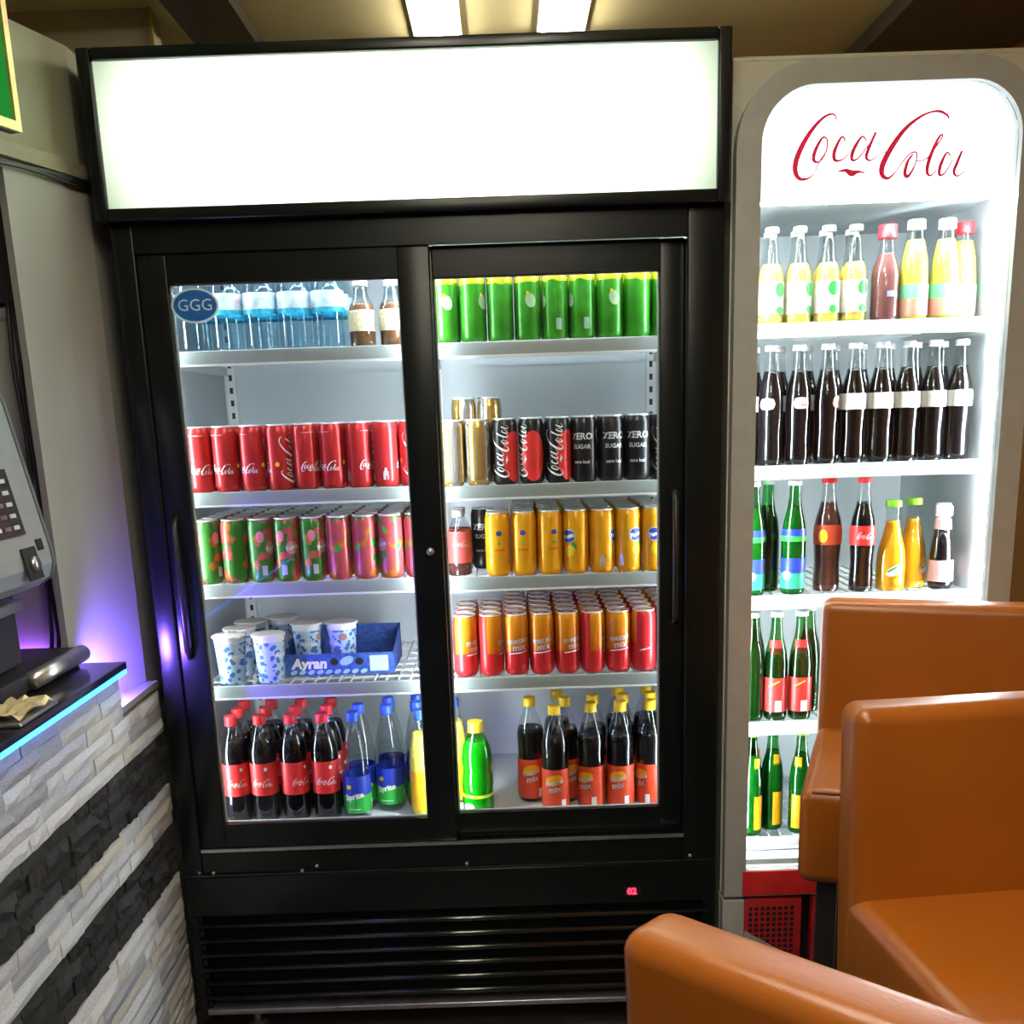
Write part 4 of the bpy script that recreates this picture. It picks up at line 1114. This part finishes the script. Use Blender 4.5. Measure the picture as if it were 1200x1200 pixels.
# ================================================================= STONE-FACED COUNTER
ct = empty('bar_counter', (0, 0, 0)); tag(ct, 'bar counter faced with striped pale and dark split stone', 'counter')
XF = -0.80
MB().box(-1.5, XF - .016, -1.5, -0.212, 0.0, 0.968).build('counter_core', MORTAR, ct)
MB().prism([(-0.880, -0.209), (-0.816, -0.209), (-0.816, 0.028), (-0.8215, 0.018)], lambda a, b, h: (a, b, h), 0.0, 0.89).build('end_panel', MORTAR, ct)
MB().prism([(-0.880, -0.209), (XF, -0.209), (XF, 0.028), (-0.8215, 0.018)], lambda a, b, h: (a, b, h), 0.891, 0.905).build('ledge_cap', WALLW, ct)
MB().bbox(-1.5, -0.782, -1.5, -0.198, 0.985, 1.0, .002).build('worktop', TOPM, ct)
MB().box(XF - .004, -0.786, -1.5, -0.205, 0.976, 0.9845).build('led_profile', pm('led_profile', (0.3, 0.3, 0.32), 0.4), ct)
MB().box(-0.7858, -0.7815, -1.5, -0.205, 0.977, 0.984).build('led_strip', LED_B, ct)
def brick_mesh(k, amp):
    rnd = random.Random(k)
    nx, nz = 5, 2
    V = []; F = []
    for j in range(nz + 1):
        for i in range(nx + 1):
            e = (i in (0, nx)) or (j in (0, nz))
            V.append((0.5 + (amp * rnd.uniform(-.16, -.04) if e else amp * rnd.uniform(-.06, .16)), -0.5 + i / nx + (0 if e else rnd.uniform(-.06, .06)), -0.5 + j / nz + (0 if i in (0, nx) or j in (0, nz) else rnd.uniform(-.12, .12))))
    f0 = len(V)
    w1 = nx + 1
    for j in range(nz):
        for i in range(nx):
            a = j * w1 + i
            F.append((a, a + 1, a + w1 + 1, a + w1))
    border = list(range(nx + 1)) + [r * w1 + nx for r in range(1, nz + 1)] + [nz * w1 + i for i in range(nx - 1, -1, -1)] + [r * w1 for r in range(nz - 1, 0, -1)]
    for b in border:
        V.append((-0.5, V[b][1], V[b][2]))
    n = len(border)
    for i in range(n):
        j = (i + 1) % n
        F.append((border[i], f0 + i, f0 + j, border[j]))
    F.append(tuple(f0 + i for i in range(n)))
    m = MB().add(V, F).mesh('brick'); recalc(m)
    return m
BM = {}
for mi, mt in enumerate(STONE_L + STONE_D):
    for k in range(3):
        me = brick_mesh(mi * 10 + k, 1.3 if mi < 5 else 3.0); me.materials.append(mt); BM[(mi, k)] = me
CHT = 0.0315
zt = 0.985 - .010
row = 0; rnd = random.Random(3)
nb = 0
while zt > 0.02 and row < 31:
    zb = max(zt - CHT, 0.0)
    zc_ = (zt + zb) / 2
    dark = (0.668 < zc_ < 0.792) or (0.435 < zc_ < 0.556)
    yend = -0.205 if zt > 0.895 else 0.028
    y = -1.10 - rnd.uniform(0, .15)
    while y < yend - .005:
        L = rnd.choice((0.07, 0.10, 0.14, 0.19, 0.24)) if not dark else rnd.choice((0.05, 0.07, 0.1, 0.13))
        if zc_ < 0.30: L *= 1.6
        y2 = min(y + L, yend)
        if yend - y2 < 0.03: y2 = yend
        depth = rnd.uniform(0.015, 0.020) if not dark else rnd.uniform(0.010, 0.022)
        mi = rnd.randrange(5) if not dark else 5 + rnd.randrange(3)
        o = bpy.data.objects.new('brick', BM[(mi, rnd.randrange(3))]); col.objects.link(o); o.parent = ct
        o.location = (XF - .016 + depth / 2, (y + y2) / 2, zc_)
        o.scale = (depth, y2 - y - .0012, (zt - zb) - .0010)
        nb += 1
        y = y2
    zt = zb; row += 1

# ================================================================= COFFEE MACHINE
cm = empty('coffee_machine', (0, 0, 0)); tag(cm, 'grey coffee machine with buttons and drip tray on the dark worktop', 'coffee machine')
hp = [(-1.22, 1.56), (-0.905, 1.56), (-0.888, 1.505), (-0.840, 1.250), (-0.838, 1.225), (-0.846, 1.200), (-0.868, 1.183), (-0.95, 1.170), (-1.22, 1.170)]
hd2 = MB().prism(hp, lambda a, b, h: (a, h, b), -0.80, -0.345).build('head_housing', GREYM, cm)
MB().prism([(a + (0.003 if a > -.95 else 0), b) for a, b in hp], lambda a, b, h: (a, h, b), -0.352, -0.343).build('end_trim', pm('dark_grey_trim', (0.12, 0.13, 0.14), 0.4), cm)
# sloping face coordinates: s along Y, t along the slope
pA = Vector((-0.840, 1.250)); pB = Vector((-0.888, 1.505)); dv = (pB - pA).normalized(); nn = Vector((dv.y, -dv.x))
def face(y, t, o=0.0):
    q = pA + dv * t + nn * o
    return (q.x, y, q.y)
def plate(name, ya, yb, ta, tb, mat, par, o0=-.001, o1=.003):
    m = MB()
    V = [face(ya, ta, o0), face(yb, ta, o0), face(yb, tb, o0), face(ya, tb, o0), face(ya, ta, o1), face(yb, ta, o1), face(yb, tb, o1), face(ya, tb, o1)]
    m.add(V, [(0, 1, 2, 3), (4, 7, 6, 5), (0, 4, 5, 1), (1, 5, 6, 2), (2, 6, 7, 3), (3, 7, 4, 0)])
    return m.build(name, mat, par)
dp = plate('button_panel', -0.62, -0.430, 0.035, 0.150, BLACK_M, cm)
for i in range(5):
    for k in range(5):
        plate('button', -0.605 + i * .034, -0.585 + i * .034, 0.046 + k * .020, 0.053 + k * .020, STEEL if i % 2 else pm('pale_button', (0.6, 0.62, 0.65), 0.4) if (i, k) == (0, 0) else MATS['pale_button'], dp, .003, .005)
kp = plate('knob_panel', -0.470, -0.415, -0.045, 0.012, BLACK_M, cm, .001, .004)
MB().tube([face(-0.442, -0.018, .004), face(-0.442, -0.018, .012)], 0.014, 14).build('knob', STEEL, kp)
plate('switch', -0.400, -0.378, 0.002, 0.022, BLACK_M, cm, .0, .003)
MB().box(-1.2, -0.905, -0.74, -0.385, 1.045, 1.171).build('body_column', BLACK_M, cm)
MB().bbox(-0.985, -0.868, -0.62, -0.42, 1.150, 1.1695, .004).build('brew_spout', STEEL, cm)
MB().bbox(-1.2, -0.872, -0.72, -0.20, 1.001, 1.035, .006).build('drip_tray', BLACK_M, cm)
MB().tube([(-0.866, -0.44, 1.022), (-0.866, -0.205, 1.022)], 0.017, 16).build('tray_grip', STEEL, cm)

# LED strip carried on round the far end of the worktop
MB().box(-0.868, -0.806, -0.2115, -0.2095, 0.915, 0.965).build('end_led_strip', LED_V2, ct)

# small dish with crumpled gold paper
ds = empty('serving_dish', (-0.826, -0.60, 1.0)); tag(ds, 'small metal dish with crumpled gold paper at the edge of the worktop', 'dish')
MB().bbox(-0.042, 0.040, -0.075, 0.075, 0.0005, 0.008, .003).build('dish_plate', STEEL, ds)
pv = []; pf = []; rr = random.Random(5)
for j in range(9):
    for i in range(7):
        pv.append((-0.036 + i * .0118, -0.066 + j * .0165, 0.0095 + rr.uniform(0, .012)))
for j in range(8):
    for i in range(6):
        a = j * 7 + i; pf.append((a, a + 1, a + 8, a + 7))
MB().add(pv, pf).build('gold_paper', pm('crumpled_gold_paper', (0.62, 0.52, 0.30), 0.35, 0.3), ds)

# violet strip at the foot of the backsplash, cables beside it
tag(MB().box(-1.45, -0.955, -0.166, -0.158, 1.0008, 1.008).build('led_light_strip', LED_V), 'violet LED strip lying along the foot of the backsplash', 'led strip')
for k, (dx, lab) in enumerate(((0.0, 'black cable hanging along the pillar edge, nearer the pillar'), (-0.014, 'black cable hanging along the pillar edge, nearer the backsplash'))):
    pts = [(-0.922 + dx * 0.7 + 0.003 * math.sin(t * 1.1 + 2 * k), -0.178, 1.70 - t * 0.0495) for t in range(14)] + [(-0.925 + dx, -0.178, 1.016)]
    tag(MB().tube(pts, 0.0045, 6).build('power_cable', BLACK_M), lab, 'cable')

# menu screen with gilt frame at upper edge of the bulkhead
ms = empty('menu_screen', (-0.842, -0.335, 2.06)); tag(ms, 'green screen in a gilt frame hanging on the bulkhead', 'screen')
ms.rotation_euler = (0, 0, -math.atan2(d.x, d.y))
MB().box(0.030, 0.046, -0.42, 0.0, -0.115, 0.28).build('screen_back', BLACK_M, ms)
fm = MB()
fm.box(0.045, 0.055, -0.012, 0.0, -0.115, 0.28); fm.box(0.045, 0.055, -0.42, -0.408, -0.115, 0.28)
fm.box(0.045, 0.055, -0.408, -0.012, -0.115, -0.10); fm.box(0.045, 0.055, -0.408, -0.012, 0.268, 0.28)
fm.build('gilt_frame', pm('gilt', (0.55, 0.42, 0.18), 0.35, 0.6), ms)
MB().box(0.046, 0.048, -0.408, -0.012, -0.10, 0.268).build('lit_panel', emis('green_screen', (0.03, 0.42, 0.05), 0.6), ms)

# ================================================================= STOOLS
def make_stool(name, label, loc, rz, seat_w=0.46, fy=-0.205):
    """upholstered bar stool, local front = -Y, seat top 0.82"""
    t = empty(name, loc, rz); tag(t, label, 'stool')
    sw = seat_w / 2
    def soft(x0, x1, y0, y1, z0, z1, b, nm, crown=0.0, lean=0.0):
        m = MB(); m.bbox(x0, x1, y0, y1, z0, z1, b, 4)
        V = []
        for x, y, z in m.v:
            if crown and z > (z0 + z1) / 2:
                z += crown * max(0, 1 - (2 * (x - (x0 + x1) / 2) / (x1 - x0)) ** 2) * max(0, 1 - (2 * (y - (y0 + y1) / 2) / (y1 - y0)) ** 2)
            y += lean * (z - z0)
            V.append((x, y, z))
        m.v = V
        return m.build(nm, LEATHER, t)
    soft(-sw, sw, fy, 0.215, 0.64, 0.815, 0.022, 'seat', 0.012)
    soft(-sw, sw, 0.175, 0.245, 0.66, 1.075, 0.022, 'backrest', 0.0, 0.06)
    # piping along the seat edge
    MB().tube([(-sw + .02, fy + .006, 0.812), (0, fy + .006, 0.813), (sw - .02, fy + .006, 0.812)], 0.003, 6).build('seam', LEATHER, t)
    for x in (-sw + .05, sw - .05):
        for y in (fy + .04, 0.165):
            MB().bbox(x - .018, x + .018, y - .018, y + .018, 0.0005, 0.645, .004).build('leg', BLACK_M, t)
    for y in (fy + .04, 0.165):
        MB().box(-sw + .05, sw - .05, y - .008, y + .008, 0.25, 0.275).build('foot_rail', BLACK_M, t)
    return t
make_stool('bar_stool', 'tan leather bar stool standing right against the narrow fridge', (0.776, -0.463, 0), R(-20))
make_stool('bar_stool', 'tan leather bar stool in front of another, seat facing into the room', (0.690, -1.175, 0), R(5), 0.46, -0.15)
make_stool('bar_stool', 'tan leather bar stool turned away, showing the rear of its backrest', (0.422, -1.535, 0), R(136), 0.46, -0.10)
